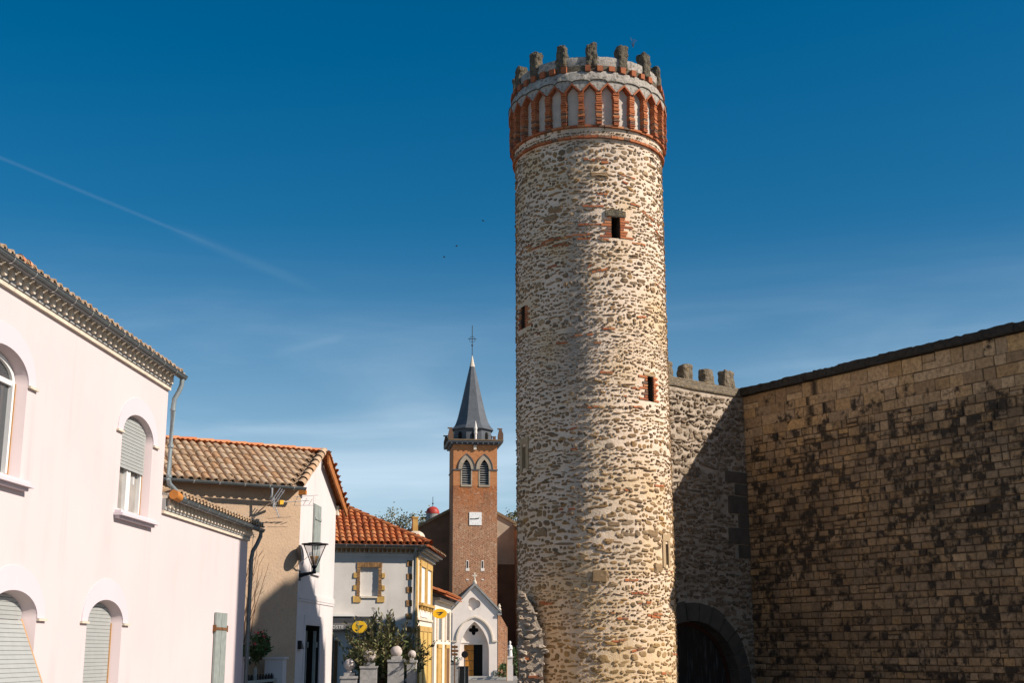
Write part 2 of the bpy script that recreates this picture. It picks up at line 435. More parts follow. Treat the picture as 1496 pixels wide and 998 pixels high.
class MB:
    def __init__(s, fr=WORLD):
        s.fr = fr; s.v = []; s.f = []

    def p(s, u, v, z):
        s.v.append(s.fr(u, v, z)); return len(s.v) - 1

    def face(s, *pts):
        s.f.append([s.p(*q) for q in pts]); return s

    def box(s, u0, u1, v0, v1, z0, z1):
        i = [s.p(u, v, z) for z in (z0, z1) for v in (v0, v1) for u in (u0, u1)]
        for q in ((0, 1, 3, 2), (4, 6, 7, 5), (0, 4, 5, 1), (2, 3, 7, 6), (0, 2, 6, 4), (1, 5, 7, 3)):
            s.f.append([i[j] for j in q])
        return s

    def rbox(s, u0, u1, v0, v1, z0, z1, j, b=.0):
        """box with jittered corners"""
        i = [s.p(u + random.uniform(-j, j), v + random.uniform(-j, j), z + random.uniform(-j, j)) for z in (z0, z1) for v in (v0, v1) for u in (u0, u1)]
        for q in ((0, 1, 3, 2), (4, 6, 7, 5), (0, 4, 5, 1), (2, 3, 7, 6), (0, 2, 6, 4), (1, 5, 7, 3)):
            s.f.append([i[j2] for j2 in q])
        return s

    def prism(s, poly, v0, v1):
        """(u, z) outline pushed from v0 to v1"""
        n = len(poly); a = [s.p(u, v0, z) for u, z in poly]; b = [s.p(u, v1, z) for u, z in poly]
        s.f.append(a[::-1]); s.f.append(b)
        for i in range(n):
            s.f.append([a[i], a[(i + 1) % n], b[(i + 1) % n], b[i]])
        return s

    def prismz(s, poly, z0, z1):
        n = len(poly); a = [s.p(u, v, z0) for u, v in poly]; b = [s.p(u, v, z1) for u, v in poly]
        s.f.append(a[::-1]); s.f.append(b)
        for i in range(n):
            s.f.append([a[i], a[(i + 1) % n], b[(i + 1) % n], b[i]])
        return s

    def strip(s, line, v0, v1, closed=False):
        """(u, z) line pushed from v0 to v1, no caps"""
        a = [s.p(u, v0, z) for u, z in line]; b = [s.p(u, v1, z) for u, z in line]
        n = len(line)
        for i in range(n if closed else n - 1):
            s.f.append([a[i], a[(i + 1) % n], b[(i + 1) % n], b[i]])
        return s

    def tube(s, path, r, seg=8, cap=True):
        pts = [Vector(q) for q in path]; rs = r if isinstance(r, (list, tuple)) else [r] * len(pts)
        W = [s.fr(*q) for q in pts]; rings = []
        up = Vector((0, 0, 1))
        for i, c in enumerate(W):
            t = (W[min(i + 1, len(W) - 1)] - W[max(i - 1, 0)]).normalized()
            a = t.cross(up)
            if a.length < 1e-3:
                a = t.cross(Vector((1, 0, 0)))
            a.normalize(); b = a.cross(t).normalized()
            ring = []
            for k_ in range(seg):
                an = 2 * math.pi * k_ / seg
                s.v.append(c + (a * math.cos(an) + b * math.sin(an)) * rs[i]); ring.append(len(s.v) - 1)
            rings.append(ring)
        for i in range(len(rings) - 1):
            for k_ in range(seg):
                s.f.append([rings[i][k_], rings[i][(k_ + 1) % seg], rings[i + 1][(k_ + 1) % seg], rings[i + 1][k_]])
        if cap:
            s.f.append(rings[0][::-1]); s.f.append(rings[-1])
        return s

    def lathe(s, cu, cv, prof, seg=24, a0=0.0, a1=2 * math.pi, capb=False):
        full = abs(a1 - a0 - 2 * math.pi) < 1e-6; n = seg if full else seg + 1; rings = []
        for r, z in prof:
            rings.append([s.p(cu + r * math.cos(a0 + (a1 - a0) * i / seg), cv + r * math.sin(a0 + (a1 - a0) * i / seg), z) for i in range(n)])
        for i in range(len(rings) - 1):
            for k_ in range(n if full else n - 1):
                k2 = (k_ + 1) % n
                s.f.append([rings[i][k_], rings[i][k2], rings[i + 1][k2], rings[i + 1][k_]])
        if capb:
            s.f.append(rings[0][::-1]); s.f.append(rings[-1])
        return s

    def sphere(s, cu, cv, cz, r, seg=16, squash=1.0):
        return s.lathe(cu, cv, [(max(1e-4, r * math.sin(math.pi * i / 10)), cz - r * squash * math.cos(math.pi * i / 10)) for i in range(11)], seg)

    def holes(s, outline, holes, v=0.0):
        """flat (u, z) face with holes"""
        bm = bmesh.new(); edges = []
        for loop in [outline] + holes:
            vs = [bm.verts.new((a, b, 0)) for a, b in loop]
            for i in range(len(vs)):
                edges.append(bm.edges.new((vs[i], vs[(i + 1) % len(vs)])))
        bmesh.ops.triangle_fill(bm, use_beauty=True, use_dissolve=False, edges=edges)
        bm.verts.index_update(); base = len(s.v)
        for w in bm.verts:
            s.p(w.co.x, v, w.co.y)
        for f in bm.faces:
            s.f.append([base + w.index for w in f.verts])
        bm.free(); return s

    def each(s, name, mat, parent=None):
        """one object per separate piece"""
        return pieces(name, s.v, s.f, mat, parent)

    def build(s, name, mat, parent=None, smooth=False, recalc=True, weld=False):
        return mesh_obj(name, s.v, s.f, mat, parent, smooth, recalc, weld)


def pieces(name, V, F, mat, parent):
    root = list(range(len(V)))

    def find(i):
        while root[i] != i:
            root[i] = root[root[i]]; i = root[i]
        return i
    for f in F:
        for i in f[1:]:
            root[find(i)] = find(f[0])
    groups = {}
    for f in F:
        groups.setdefault(find(f[0]), []).append(f)
    out = []
    for fs in groups.values():
        idx = sorted({i for f in fs for i in f}); ren = {i: j for j, i in enumerate(idx)}
        out.append(mesh_obj(name, [V[i] for i in idx], [tuple(ren[i] for i in f) for f in fs], mat, parent, recalc=True))
    return out


def mesh_obj(name, verts, faces, mat, parent=None, smooth=False, recalc=False, weld=False):
    me = bpy.data.meshes.new(name)
    off = rootloc(parent)
    me.from_pydata([(v[0] - off.x, v[1] - off.y, v[2] - off.z) for v in verts], [], faces)
    if recalc or weld:
        bm = bmesh.new(); bm.from_mesh(me)
        if weld:
            bmesh.ops.remove_doubles(bm, verts=bm.verts, dist=1e-4)
        if recalc:
            bmesh.ops.recalc_face_normals(bm, faces=bm.faces)
        bm.to_mesh(me); bm.free()
    # metric wall mapping: u along the wall, v up
    uv = me.uv_layers.new(name='wall')
    nl = len(me.loops); lv = np.empty(nl, np.int32); me.loops.foreach_get('vertex_index', lv)
    co = np.empty(len(me.vertices) * 3, np.float32); me.vertices.foreach_get('co', co); co = co.reshape(-1, 3) + np.array(off, np.float32)
    npoly = len(me.polygons); pn = np.empty(npoly * 3, np.float32); me.polygons.foreach_get('normal', pn); pn = pn.reshape(-1, 3)
    lt = np.empty(npoly, np.int32); me.polygons.foreach_get('loop_total', lt); pidx = np.repeat(np.arange(npoly), lt)
    n = pn[pidx]; t = np.stack([-n[:, 1], n[:, 0]], 1); ln = np.hypot(t[:, 0], t[:, 1]); flat = ln < .35
    t = t / np.maximum(ln, 1e-6)[:, None]; c = co[lv]
    u = np.where(flat, c[:, 0], c[:, 0] * t[:, 0] + c[:, 1] * t[:, 1]); w = np.where(flat, c[:, 1], c[:, 2])
    uv.data.foreach_set('uv', np.stack([u, w], 1).astype(np.float32).ravel())
    if smooth:
        me.polygons.foreach_set('use_smooth', [True] * npoly)
        if isinstance(smooth, (int, float)) and smooth is not True:
            me.set_sharp_from_angle(angle=R(smooth))
    me.materials.append(mat)
    o = bpy.data.objects.new(name, me); COL.objects.link(o)
    if parent is not None:
        o.parent = parent
    return o


def rough(o, amount=.03, size=.15, levels=2, round_=0.0):
    """weathered stone: subdivide and push about with a noise texture"""
    if round_:
        bv = o.modifiers.new('worn', 'BEVEL'); bv.width = round_; bv.segments = 2; bv.limit_method = 'ANGLE'
    sm = o.modifiers.new('cut', 'SUBSURF'); sm.subdivision_type = 'SIMPLE'; sm.levels = sm.render_levels = levels
    t = bpy.data.textures.new('wear', 'CLOUDS'); t.noise_scale = size; t.noise_depth = 3
    d = o.modifiers.new('wear', 'DISPLACE'); d.texture = t; d.strength = amount; d.mid_level = .5; d.texture_coords = 'GLOBAL'
    return o


def arch_pts(c, half, spring, rise, n=14, full=True):
    """points of an elliptical arch from the right foot to the left foot"""
    return [(c + half * math.cos(math.pi * i / n), spring + rise * math.sin(math.pi * i / n)) for i in range(n + 1)]


def ogive_pts(c, half, spring, rise, n=8):
    """pointed arch right foot -> apex -> left foot"""
    r = (half * half + rise * rise) / (2 * half)
    a = math.asin(min(1, rise / r)); out = [(c + half - r + r * math.cos(a * i / n), spring + r * math.sin(a * i / n)) for i in range(n + 1)]
    return out + [(2 * c - u, z) for u, z in out[::-1][1:]]


# ------------------------------------------------------------------ stone layers
def stone_layer(mapper, u0, u1, z0, z1, rng, rowh, wid, gap, proud, keep, k=8, box=.75, tilt=.5, vj=.25, grow=None):
    """irregular stones bedded in rough courses; mapper(u, z, h) -> points; keep(u, z, w, h) -> bool"""
    V, F, Bv = [], [], 0
    ang = np.arange(k) * 2 * np.pi / k
    z = z0
    while z < z1:
        rh = rng.uniform(*rowh) if rng.random() > .06 else rng.uniform(rowh[1], rowh[1] * 1.7)
        gz = grow(z) if grow else 1.0
        rh *= gz; u = u0 - rng.uniform(0, wid[1])
        slope = rng.normal(0, .012)
        while u < u1:
            w = wid[0] + (wid[1] - wid[0]) * rng.random() ** 1.8
            w *= gz
            if rng.random() < .04:
                w *= 1.8
            hh = rh * rng.uniform(.72, 1.05); g = rng.uniform(*gap)
            if w < hh * .8:
                hh *= .75
            cu, cz = u + w / 2, z + rh / 2 + rng.normal(0, vj) * rh * .5 + slope * (u - u0) * .2
            if keep(cu, cz, w, hh):
                a0 = rng.uniform(0, 6.28); th = ang + a0 + rng.normal(0, .15, k)
                c, s_ = np.cos(th), np.sin(th); ex = rng.uniform(box - .12, 1.0)
                jit = 1 + rng.normal(0, .11, k)
                x = np.sign(c) * np.abs(c) ** ex * (w - g) / 2 * jit
                y = np.sign(s_) * np.abs(s_) ** ex * max(.012, hh - g) / 2 * jit
                ro = rng.normal(0, .13); x, y = x * np.cos(ro) - y * np.sin(ro), x * np.sin(ro) + y * np.cos(ro)
                H = rng.uniform(*proud); tx, ty = rng.normal(0, tilt, 2) * H / (w * .5 + .03)
                pts = []
                for sc, hb in ((1.06, -.03), (.93, H * .65), (.58, H)):
                    px, py = x * sc, y * sc
                    hz = np.full(k, hb) + (tx * px + ty * py if hb > 0 else 0) + (rng.normal(0, H * .15, k) if hb > 0 else 0)
                    pts.append(np.stack([cu + px, cz + py, hz], 1))
                pts.append(np.array([[cu, cz, H * rng.uniform(.9, 1.15)]]))
                V.append(np.concatenate(pts)); b = Bv
                for r_ in range(2):
                    for i in range(k):
                        j = (i + 1) % k
                        F.append((b + r_ * k + i, b + r_ * k + j, b + (r_ + 1) * k + j, b + (r_ + 1) * k + i))
                for i in range(k):
                    F.append((b + 2 * k + i, b + 2 * k + (i + 1) % k, b + 3 * k))
                Bv += 3 * k + 1
            u += w
        z += rh * rng.uniform(.86, 1.02)
    A = np.concatenate(V)
    return mapper(A[:, 0], A[:, 1], A[:, 2]), F


def block_layer(mapper, u0, u1, z0, z1, rng, rowh, wid, joint, proud, keep=None, bev=.018):
    """squared stones in regular courses, each a bevelled block with its own set-back"""
    V, F, b = [], [], 0
    z = z0
    while z < z1:
        rh = min(rng.uniform(*rowh), z1 - z)
        if z1 - z - rh < rowh[0] * .6:
            rh = z1 - z
        u = u0; first = True
        while u < u1 - .02:
            w = rng.uniform(*wid) if not first else rng.uniform(wid[0], wid[1]); first = False
            if u1 - u - w < wid[0] * .7:
                w = u1 - u
            parts = [(z, rh)]
            if rh > rowh[1] * .8 and rng.random() < .10:
                s_ = rng.uniform(.4, .6) * rh; parts = [(z, s_), (z + s_, rh - s_)]
            for zz, hh in parts:
                if keep is None or keep(u + w / 2, zz + hh / 2, w, hh):
                    H = rng.uniform(*proud); j = joint / 2; e = rng.uniform(-.010, .010, 8)
                    a0, a1, c0, c1 = u + j + e[0], u + w - j + e[1], zz + j + e[2], zz + hh - j + e[3]
                    bb = bev * rng.uniform(.5, 1.8); tt = rng.normal(0, .004, 4)
                    V.append(np.array([[a0, c0, -.03], [a1, c0 + e[4] * .6, -.03], [a1 + e[5] * .6, c1, -.03], [a0, c1 + e[6] * .6, -.03],
                                       [a0, c0, H * .4], [a1, c0 + e[4] * .6, H * .4], [a1 + e[5] * .6, c1, H * .4], [a0, c1 + e[6] * .6, H * .4],
                                       [a0 + bb, c0 + bb, H + tt[0]], [a1 - bb, c0 + bb, H + tt[1]], [a1 - bb, c1 - bb, H + tt[2]], [a0 + bb, c1 - bb, H + tt[3]]]))
                    for r_ in (0, 4):
                        for i in range(4):
                            q = (i + 1) % 4
                            F.append((b + r_ + i, b + r_ + q, b + r_ + 4 + q, b + r_ + 4 + i))
                    F.append((b + 8, b + 9, b + 10, b + 11)); b += 12
            u += w
        z += rh
    A = np.concatenate(V)
    return mapper(A[:, 0], A[:, 1], A[:, 2]), F


def planar(fr):
    o = np.array(fr.o); ex = np.array(fr.ex); ey = np.array(fr.ey)

    def m(u, z, h):
        P = o + np.outer(u, ex) + np.outer(h, ey); P[:, 2] += z
        return P
    return m


# ------------------------------------------------------------------ canal tiles
def canal_tiles(O, e, s, n, amin, amax, smax, inside, pitch=.205, course=.33, r=.092, rng=None, smin=0.0):
    """rows of half-round tiles on the plane O + e a + s b; returns verts, faces"""
    rng = rng or np.random.default_rng(3)
    V, F = [], []
    seg = 7
    O, e, s, n = (np.array(q, float) for q in (O, e, s, n))
    a = amin
    while a <= amax:
        b = smin
        while b < smax:
            L = course * 1.28
            if inside(a, b + course * .4):
                da = rng.normal(0, .006); tw = rng.normal(0, .01); lift = rng.normal(0, .004)
                base = len(V)
                for bb, rr, hh in ((0.0, r * 1.08, .034 + lift), (.5, r * .98, .02), (1.0, r * .86, .004)):
                    for i in range(seg):
                        th = math.pi * i / (seg - 1)
                        V.append(O + e * (a + da + tw * bb + math.cos(th) * rr) + s * (b + bb * L) + n * (hh + math.sin(th) * rr * .92))
                # thickness at the lower end
                for i in range(seg):
                    th = math.pi * i / (seg - 1)
                    V.append(O + e * (a + da + math.cos(th) * r * .88) + s * (b + .004) + n * (.03 + lift + math.sin(th) * r * .74))
                for q in range(2):
                    for i in range(seg - 1):
                        F.append((base + q * seg + i, base + q * seg + i + 1, base + (q + 1) * seg + i + 1, base + (q + 1) * seg + i))
                for i in range(seg - 1):
                    F.append((base + i, base + i + 1, base + 3 * seg + i + 1, base + 3 * seg + i))
            # channel tile between the rows
            if inside(a + pitch / 2, b + course * .4):
                base = len(V)
                for bb, rr, hh in ((0.0, r * .80, .012), (1.0, r * .92, .0)):
                    for i in range(5):
                        th = math.pi * i / 4
                        V.append(O + e * (a + pitch / 2 + math.cos(th) * rr) + s * (b - .015 + bb * L) + n * (hh + .055 - math.sin(th) * rr * .6))
                for i in range(4):
                    F.append((base + i, base + i + 1, base + 6 + i, base + 5 + i))
            b += course
        a += pitch
    return V, F


def tile_line(pts, r=.10, L=.40, rng=None, lap=.022):
    """ridge or verge tiles laid along a line (3-D points p0 -> p1)"""
    rng = rng or np.random.default_rng(5)
    p0, p1 = (np.array(q, float) for q in pts); d = p1 - p0; n = max(1, int(round(np.linalg.norm(d) / L)))
    t = d / np.linalg.norm(d); side = np.cross(t, (0, 0, 1)); side /= np.linalg.norm(side); up = np.cross(side, t)
    V, F = [], []; step = np.linalg.norm(d) / n
    for i in range(n):
        base = len(V); j = rng.normal(0, .006)
        for bb, rr, hh in ((-.03, r * 1.1, lap), (1.0, r * .9, .0)):
            for q in range(8):
                th = math.pi * (q / 7 * 1.16 - .08)
                V.append(p0 + t * step * (i + bb) + side * (math.cos(th) * rr + j) + up * (hh + math.sin(th) * rr))
        for q in range(7):
            F.append((base + q, base + q + 1, base + 9 + q, base + 8 + q))
    return V, F


# ------------------------------------------------------------------ setting
g = MB(); g.box(-600, 600, -900, 60, -.5, 0.0); tag(g.build('ground', M['ground']), 'pale paved village square', 'ground', kind='structure')
g = MB(); g.face((-2.6, 30, .004), (2.0, 30, .004), (-1.2, -60, .004), (-3.2, -60, .004)); tag(g.build('road', M['road']), 'asphalt street running towards the church', 'road', kind='structure')
g = MB(); g.box(-6.5, 3.5, -100.2, -99.8, 0, .14); g.box(-7.5, 6, -105.2, -104.9, 0, .16); tag(g.build('kerb', M['kerb']), 'pale stone kerb in front of the church', 'kerb', kind='structure')

# ------------------------------------------------------------------ round tower
TX, TY, TR = 2.383, 37.324, 2.245
TF = R(183.65)                                     # azimuth of the side that faces the square
twr = thing('round_tower', (TX, TY, 0), 'tall round rubble stone tower with red brick crown and dark merlons', 'tower')


def tp(a, z, r):                                   # a in degrees, + to the right seen from the square
    q = TF - R(a)
    return Vector((TX + r * math.sin(q), TY + r * math.cos(q), z))


class Cyl(Fr):
    """u = angle in degrees, v = radius"""

    def __init__(s, a=0.0):
        s.a = a

    def __call__(s, u, v, z):
        return tp(u + s.a, z, v)


# openings: (centre angle, half angle, z0, z1)
LOOPS = [(19.7, 3.7, 13.67, 14.31), (47.0, 3.6, 8.97, 9.69), (61.8, 2.4, 4.42, 5.0), (-61.4, 3.0, 7.17, 7.80), (-62.5, 4.5, 11.30, 11.98)]
angs = sorted(set(list(np.arange(-180, 180, 3.0)) + [round(c + s_ * h, 3) for c, h, _, _ in LOOPS for s_ in (-1, 1)]))
zs = sorted(set(list(np.arange(0, 16.7, .5)) + [16.72] + [q for L_ in LOOPS for q in L_[2:]]))
V, F = [], []
for z in zs:
    for a in angs:
        V.append(tp(a, z, TR))
na = len(angs)
for i in range(len(zs) - 1):
    for j in range(na):
        a_ = angs[j]; b_ = angs[(j + 1) % na]; am = (a_ + (b_ if b_ > a_ else b_ + 360)) / 2; zm = (zs[i] + zs[i + 1]) / 2
        if any(abs(am - c) < h and z0 < zm < z1 for c, h, z0, z1 in LOOPS):
            continue
        j2 = (j + 1) % na
        F.append((i * na + j, i * na + j2, (i + 1) * na + j2, (i + 1) * na + j))
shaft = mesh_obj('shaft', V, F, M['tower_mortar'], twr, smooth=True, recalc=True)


def tmap(u, z, h):                                 # u in metres along the girth
    q = TF - u / TR; r = TR + h
    return np.stack([TX + r * np.sin(q), TY + r * np.cos(q), z], 1)


rg = np.random.default_rng(11)


def near_loop(u, z, w, h, mu=.06, mz=.05):
    a = math.degrees(u / TR)
    for i, (c, hf, z0, z1) in enumerate(LOOPS):
        m = .26 if i in (0, 1, 4) else .12
        hw = hf * TR * math.pi / 180
        if abs(u - math.radians(c) * TR) < hw + m + w / 2 - .03 and z0 - h / 2 - mz < z < z1 + h / 2 + (.2 if i == 0 else mz):
            return True
    return False


def patch(u, z):
    return .5 + .25 * math.sin(u * 1.7 + z * .9 + 1.3) + .25 * math.sin(u * .8 - z * 1.35 + .4)


def keep_tower(u, z, w, h):
    if near_loop(u, z, w, h) or z > 16.66 or z + h / 2 > 16.7:
        return False
    p_ = .90 + .1 * patch(u, z)
    if w * h > .02:
        p_ += .1
    return rg.random() < p_


U = TR * R(118)
P, F = stone_layer(tmap, -U, U, 0.0, 16.7, rg, (.06, .11), (.07, .25), (.016, .042), (.008, .036), keep_tower, vj=.65, grow=lambda z: 1.0 + .26 * math.sin(z * 1.3 + .6) * math.sin(z * .45) + (.28 if z < 7 else 0) + random.uniform(-.12, .25))
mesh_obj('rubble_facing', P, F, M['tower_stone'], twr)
# large squared stones and brick scraps bedded in the wall
big = [(-25.4, 14.62, .40, .17), (-30.5, 14.38, .42, .17), (3.1, 4.06, .42, .30), (45, 5.25, .40, .17), (8, 15.6, .52, .13), (50, 4.3, .3, .22), (-40, 5.3, .26, .22)]
V, F = [], []
for a, z, w, h in big:
    b = len(V); u = R(a) * TR; j = lambda: random.uniform(-.035, .035)
    for sc, hh in ((1, -.02), (1, .02), (.86, .045)):
        for sx, sz in ((-1, -1), (0, -1.05), (1, -1), (1.03, 0), (1, 1), (0, 1.04), (-1, 1), (-1.03, 0)):
            V.append(tmap(np.array([u + sx * w / 2 * sc + j()]), np.array([z + sz * h / 2 * sc + j()]), np.array([hh + j() * .3]))[0])
    for r_ in (0, 8):
        for i in range(8):
            F.append((b + r_ + i, b + r_ + (i + 1) % 8, b + r_ + 8 + (i + 1) % 8, b + r_ + 8 + i))
    F.append(tuple(b + 16 + i for i in range(8)))
pieces('large_stone', V, F, M['tower_stone'], twr)
# brick fragments: runs at (angle, z, length, slope)
V, F = [], []


def brick(V, F, u, z, w, h, out, mp, tilt=0.0):
    b = len(V); e = [random.uniform(-.006, .006) for _ in range(8)]
    for sx, sz, hh, k_ in ((-1, -1, -.03, 0), (1, -1, -.03, 1), (1, 1, -.03, 2), (-1, 1, -.03, 3), (-1, -1, out, 4), (1, -1, out, 5), (1, 1, out, 6), (-1, 1, out, 7)):
        V.append(mp(np.array([u + sx * w / 2 + e[k_]]), np.array([z + sz * h / 2 + tilt * sx * w / 2 + e[7 - k_] * .6]), np.array([hh + e[k_] * .5]))[0])
    for q in ((0, 1, 5, 4), (1, 2, 6, 5), (2, 3, 7, 6), (3, 0, 4, 7), (4, 5, 6, 7)):
        F.append(tuple(b + i for i in q))


runs = [(8, 16.05, .9, 0), (16, 16.0, .5, .05), (34, 15.6, .7, -.1), (3, 14.63, .6, 0), (28, 15.4, .5, -.25), (52, 14.55, 1.0, -.28), (60, 14.2, .8, -.3), (72, 13.9, .7, -.3), (40, 14.75, .6, -.1), (-2, 14.05, .5, 0),
        (-14, 13.75, 1.4, 0), (-26, 13.7, 1.0, 0), (-40, 13.62, .9, .05), (2, 13.62, .9, -.05), (36, 13.6, .5, 0), (1, 12.85, .25, .7), (5, 12.65, .3, .3), (-58, 13.7, .8, .1), (-22, 13.5, .5, 0), (-30, 12.9, .25, 0),
        (-12, 10.75, .8, .1), (0, 10.55, .3, 0), (10, 10.95, .5, 0), (-24, 10.6, .2, 0), (32, 9.3, .25, 0), (20, 9.05, .3, 0), (-3, 8.7, .4, 0), (34, 8.75, .3, 0), (-14, 7.55, .2, 0), (-14, 8.1, .2, .2),
        (20, 6.4, .35, -.1), (8, 9.7, .2, 0), (52, 6.6, .3, 0), (-22, 5.9, .3, 0), (30, 3.6, .4, 0), (8, 3.1, .35, 0), (18, 2.95, .3, 0), (14, 2.35, .3, 0), (42, 3.0, .35, -.1), (47, 3.05, .3, 0), (-38, 3.35, .3, 0), (-44, 3.4, .3, 0), (24, 3.95, .3, 0), (66, 4.25, .5, 0), (72, 2.0, .6, 0), (55, 1.5, .4, 0), (10, 15.0, .3, 0), (64, 12.5, .4, -.2), (38, 11.4, .2, 0), (-46, 11.0, .2, 0), (26, 2.1, .18, .2), (35, 3.35, .4, 0)]
for a, z, ln, sl in runs:
    u = R(a) * TR - ln / 2; u1 = u + ln
    while u < u1:
        w = random.uniform(.12, .24)
        if random.random() < .85:
            brick(V, F, u + w / 2, z + sl * (u + w / 2 - R(a) * TR) + random.uniform(-.02, .02), w - .02, random.uniform(.045, .06), random.uniform(.015, .035), tmap, sl)
        u += w
mesh_obj('brick_fragments', V, F, M['red_brick'], twr)

# loopholes
for i, (c, hf, z0, z1) in enumerate(LOOPS):
    fr = Cyl()
    m = MB(fr); d = 1.1
    a0, a1 = c - hf, c + hf
    wi = lambda q: c + (q - c) * 1.05
    for q in (((a0, TR, z0), (a0, TR, z1), (wi(a0), TR - d, z1), (wi(a0), TR - d, z0)), ((a1, TR, z0), (a1, TR, z1), (wi(a1), TR - d, z1), (wi(a1), TR - d, z0)),
              ((a0, TR, z1), (a1, TR, z1), (wi(a1), TR - d, z1), (wi(a0), TR - d, z1)), ((a0, TR, z0), (a1, TR, z0), (wi(a1), TR - d, z0), (wi(a0), TR - d, z0))):
        m.face(*q)
    win = m.build('loophole', M['loop_stone'] if i in (2, 3) else M['shaded_reveal'], twr, recalc=False)
    m = MB(fr); m.face((wi(a0), TR - d, z0), (wi(a1), TR - d, z0), (wi(a1), TR - d, z1), (wi(a0), TR - d, z1)); m.build('dark_chamber', M['dark'], win, recalc=False)
    uc = R(c) * TR; hw = R(hf) * TR
    if i in (0, 1, 4):                              # toothed brick jambs
        V, F = [], []
        for sgn in (-1, 1):
            z = z0 + .02; kx = 0
            while z < z1 - .03:
                ln = (.34, .18, .26, .13)[kx % 4] * random.uniform(.8, 1.2) * (.8 if i else 1.1); kx += 1
                h = random.uniform(.05, .062)
                brick(V, F, uc + sgn * (hw + ln / 2 - .01), z + h / 2, ln, h, .03, tmap); z += h + .026
        mesh_obj('brick_jamb', V, F, M['red_brick'], win)
    else:                                           # dressed stone jambs
        m = MB(fr); g_ = math.degrees(.14 / TR)
        m.box(a0 - g_, a0, TR - .3, TR + .035, z0 - .08, z1 + .07); m.box(a1, a1 + g_, TR - .3, TR + .03, z0 - .06, z1 + .07)
        m.build('stone_jamb', M['loop_stone'], win)
        m = MB(fr); m.box(a0 - g_, a1 + g_, TR - .3, TR + .04, z1 + .075, z1 + .26); m.build('lintel', M['loop_stone'], win)
    if i == 0:
        m = MB(fr); g_ = math.degrees(.16 / TR)
        for q in range(6):
            t0, t1 = a0 - g_ + (a1 - a0 + 2 * g_) * q / 6, a0 - g_ + (a1 - a0 + 2 * g_) * (q + 1) / 6
            m.box(t0, t1, TR - .3, TR + .055, z1 + .01, z1 + .24 - .02 * abs(q - 2.5))
        m.build('lintel', M['merlon'], win)
    if i == 1:
        m = MB(fr); m.rbox(a0 - 3, a1 + 2, TR - .3, TR + .04, z1 + .01, z1 + .09, .01); m.build('lintel', M['loop_stone'], win)

# brick rings, band and panel wall of the crown
def ring_bricks(z0, z1, r, w=.20):
    m = MB(Cyl()); n = int(2 * math.pi * r / w)
    for q in range(n):
        a = 360 / n * q
        m.rbox(a - 180 / n * .93, a + 180 / n * .93, TR - .1, r + random.uniform(-.012, .012), z0 + random.uniform(-.006, .006), z1 + random.uniform(-.006, .006), 0)
    return m


ring_bricks(16.715, 16.785, 2.345).build('lower_brick_ring', M['red_brick'], twr)

V = [tp(a, z, r) for z, r in ((16.70, TR), (16.785, 2.29), (17.045, 2.30), (17.05, TR)) for a in range(0, 360, 3)]
F = [(i * 120 + j, i * 120 + (j + 1) % 120, (i + 1) * 120 + (j + 1) % 120, (i + 1) * 120 + j) for i in range(3) for j in range(120)]
mesh_obj('mortar_band', V, F, M['tower_mortar'], twr, smooth=30, recalc=True)


def bmap(u, z, h):
    q = TF - u / 2.30; r = 2.30 + h
    return np.stack([TX + r * np.sin(q), TY + r * np.cos(q), z], 1)


P, F = stone_layer(bmap, -4.7, 4.7, 16.80, 17.0, rg, (.075, .09), (.07, .17), (.02, .035), (.012, .03), lambda *q: rg.random() < .9 and q[1] < 17.02)
mesh_obj('band_stones', P, F, M['tower_stone'], twr)
ring_bricks(17.045, 17.105, 2.385).build('upper_brick_ring', M['red_brick'], twr)
V = [tp(a, z, r) for z, r in ((17.05, 2.27), (18.6, 2.27)) for a in range(0, 360, 3)]
F = [(j, (j + 1) % 120, 120 + (j + 1) % 120, 120 + j) for j in range(120)]
mesh_obj('panel_wall', V, F, M['crown_plaster'], twr, smooth=True, recalc=True)

NP = 29; PITCH = 360 / NP


def turned(o, a):
    """copy of a crown part turned about the tower axis"""
    c = o.copy(); COL.objects.link(c); c.parent = twr; c.rotation_euler = (0, 0, R(a)); return c


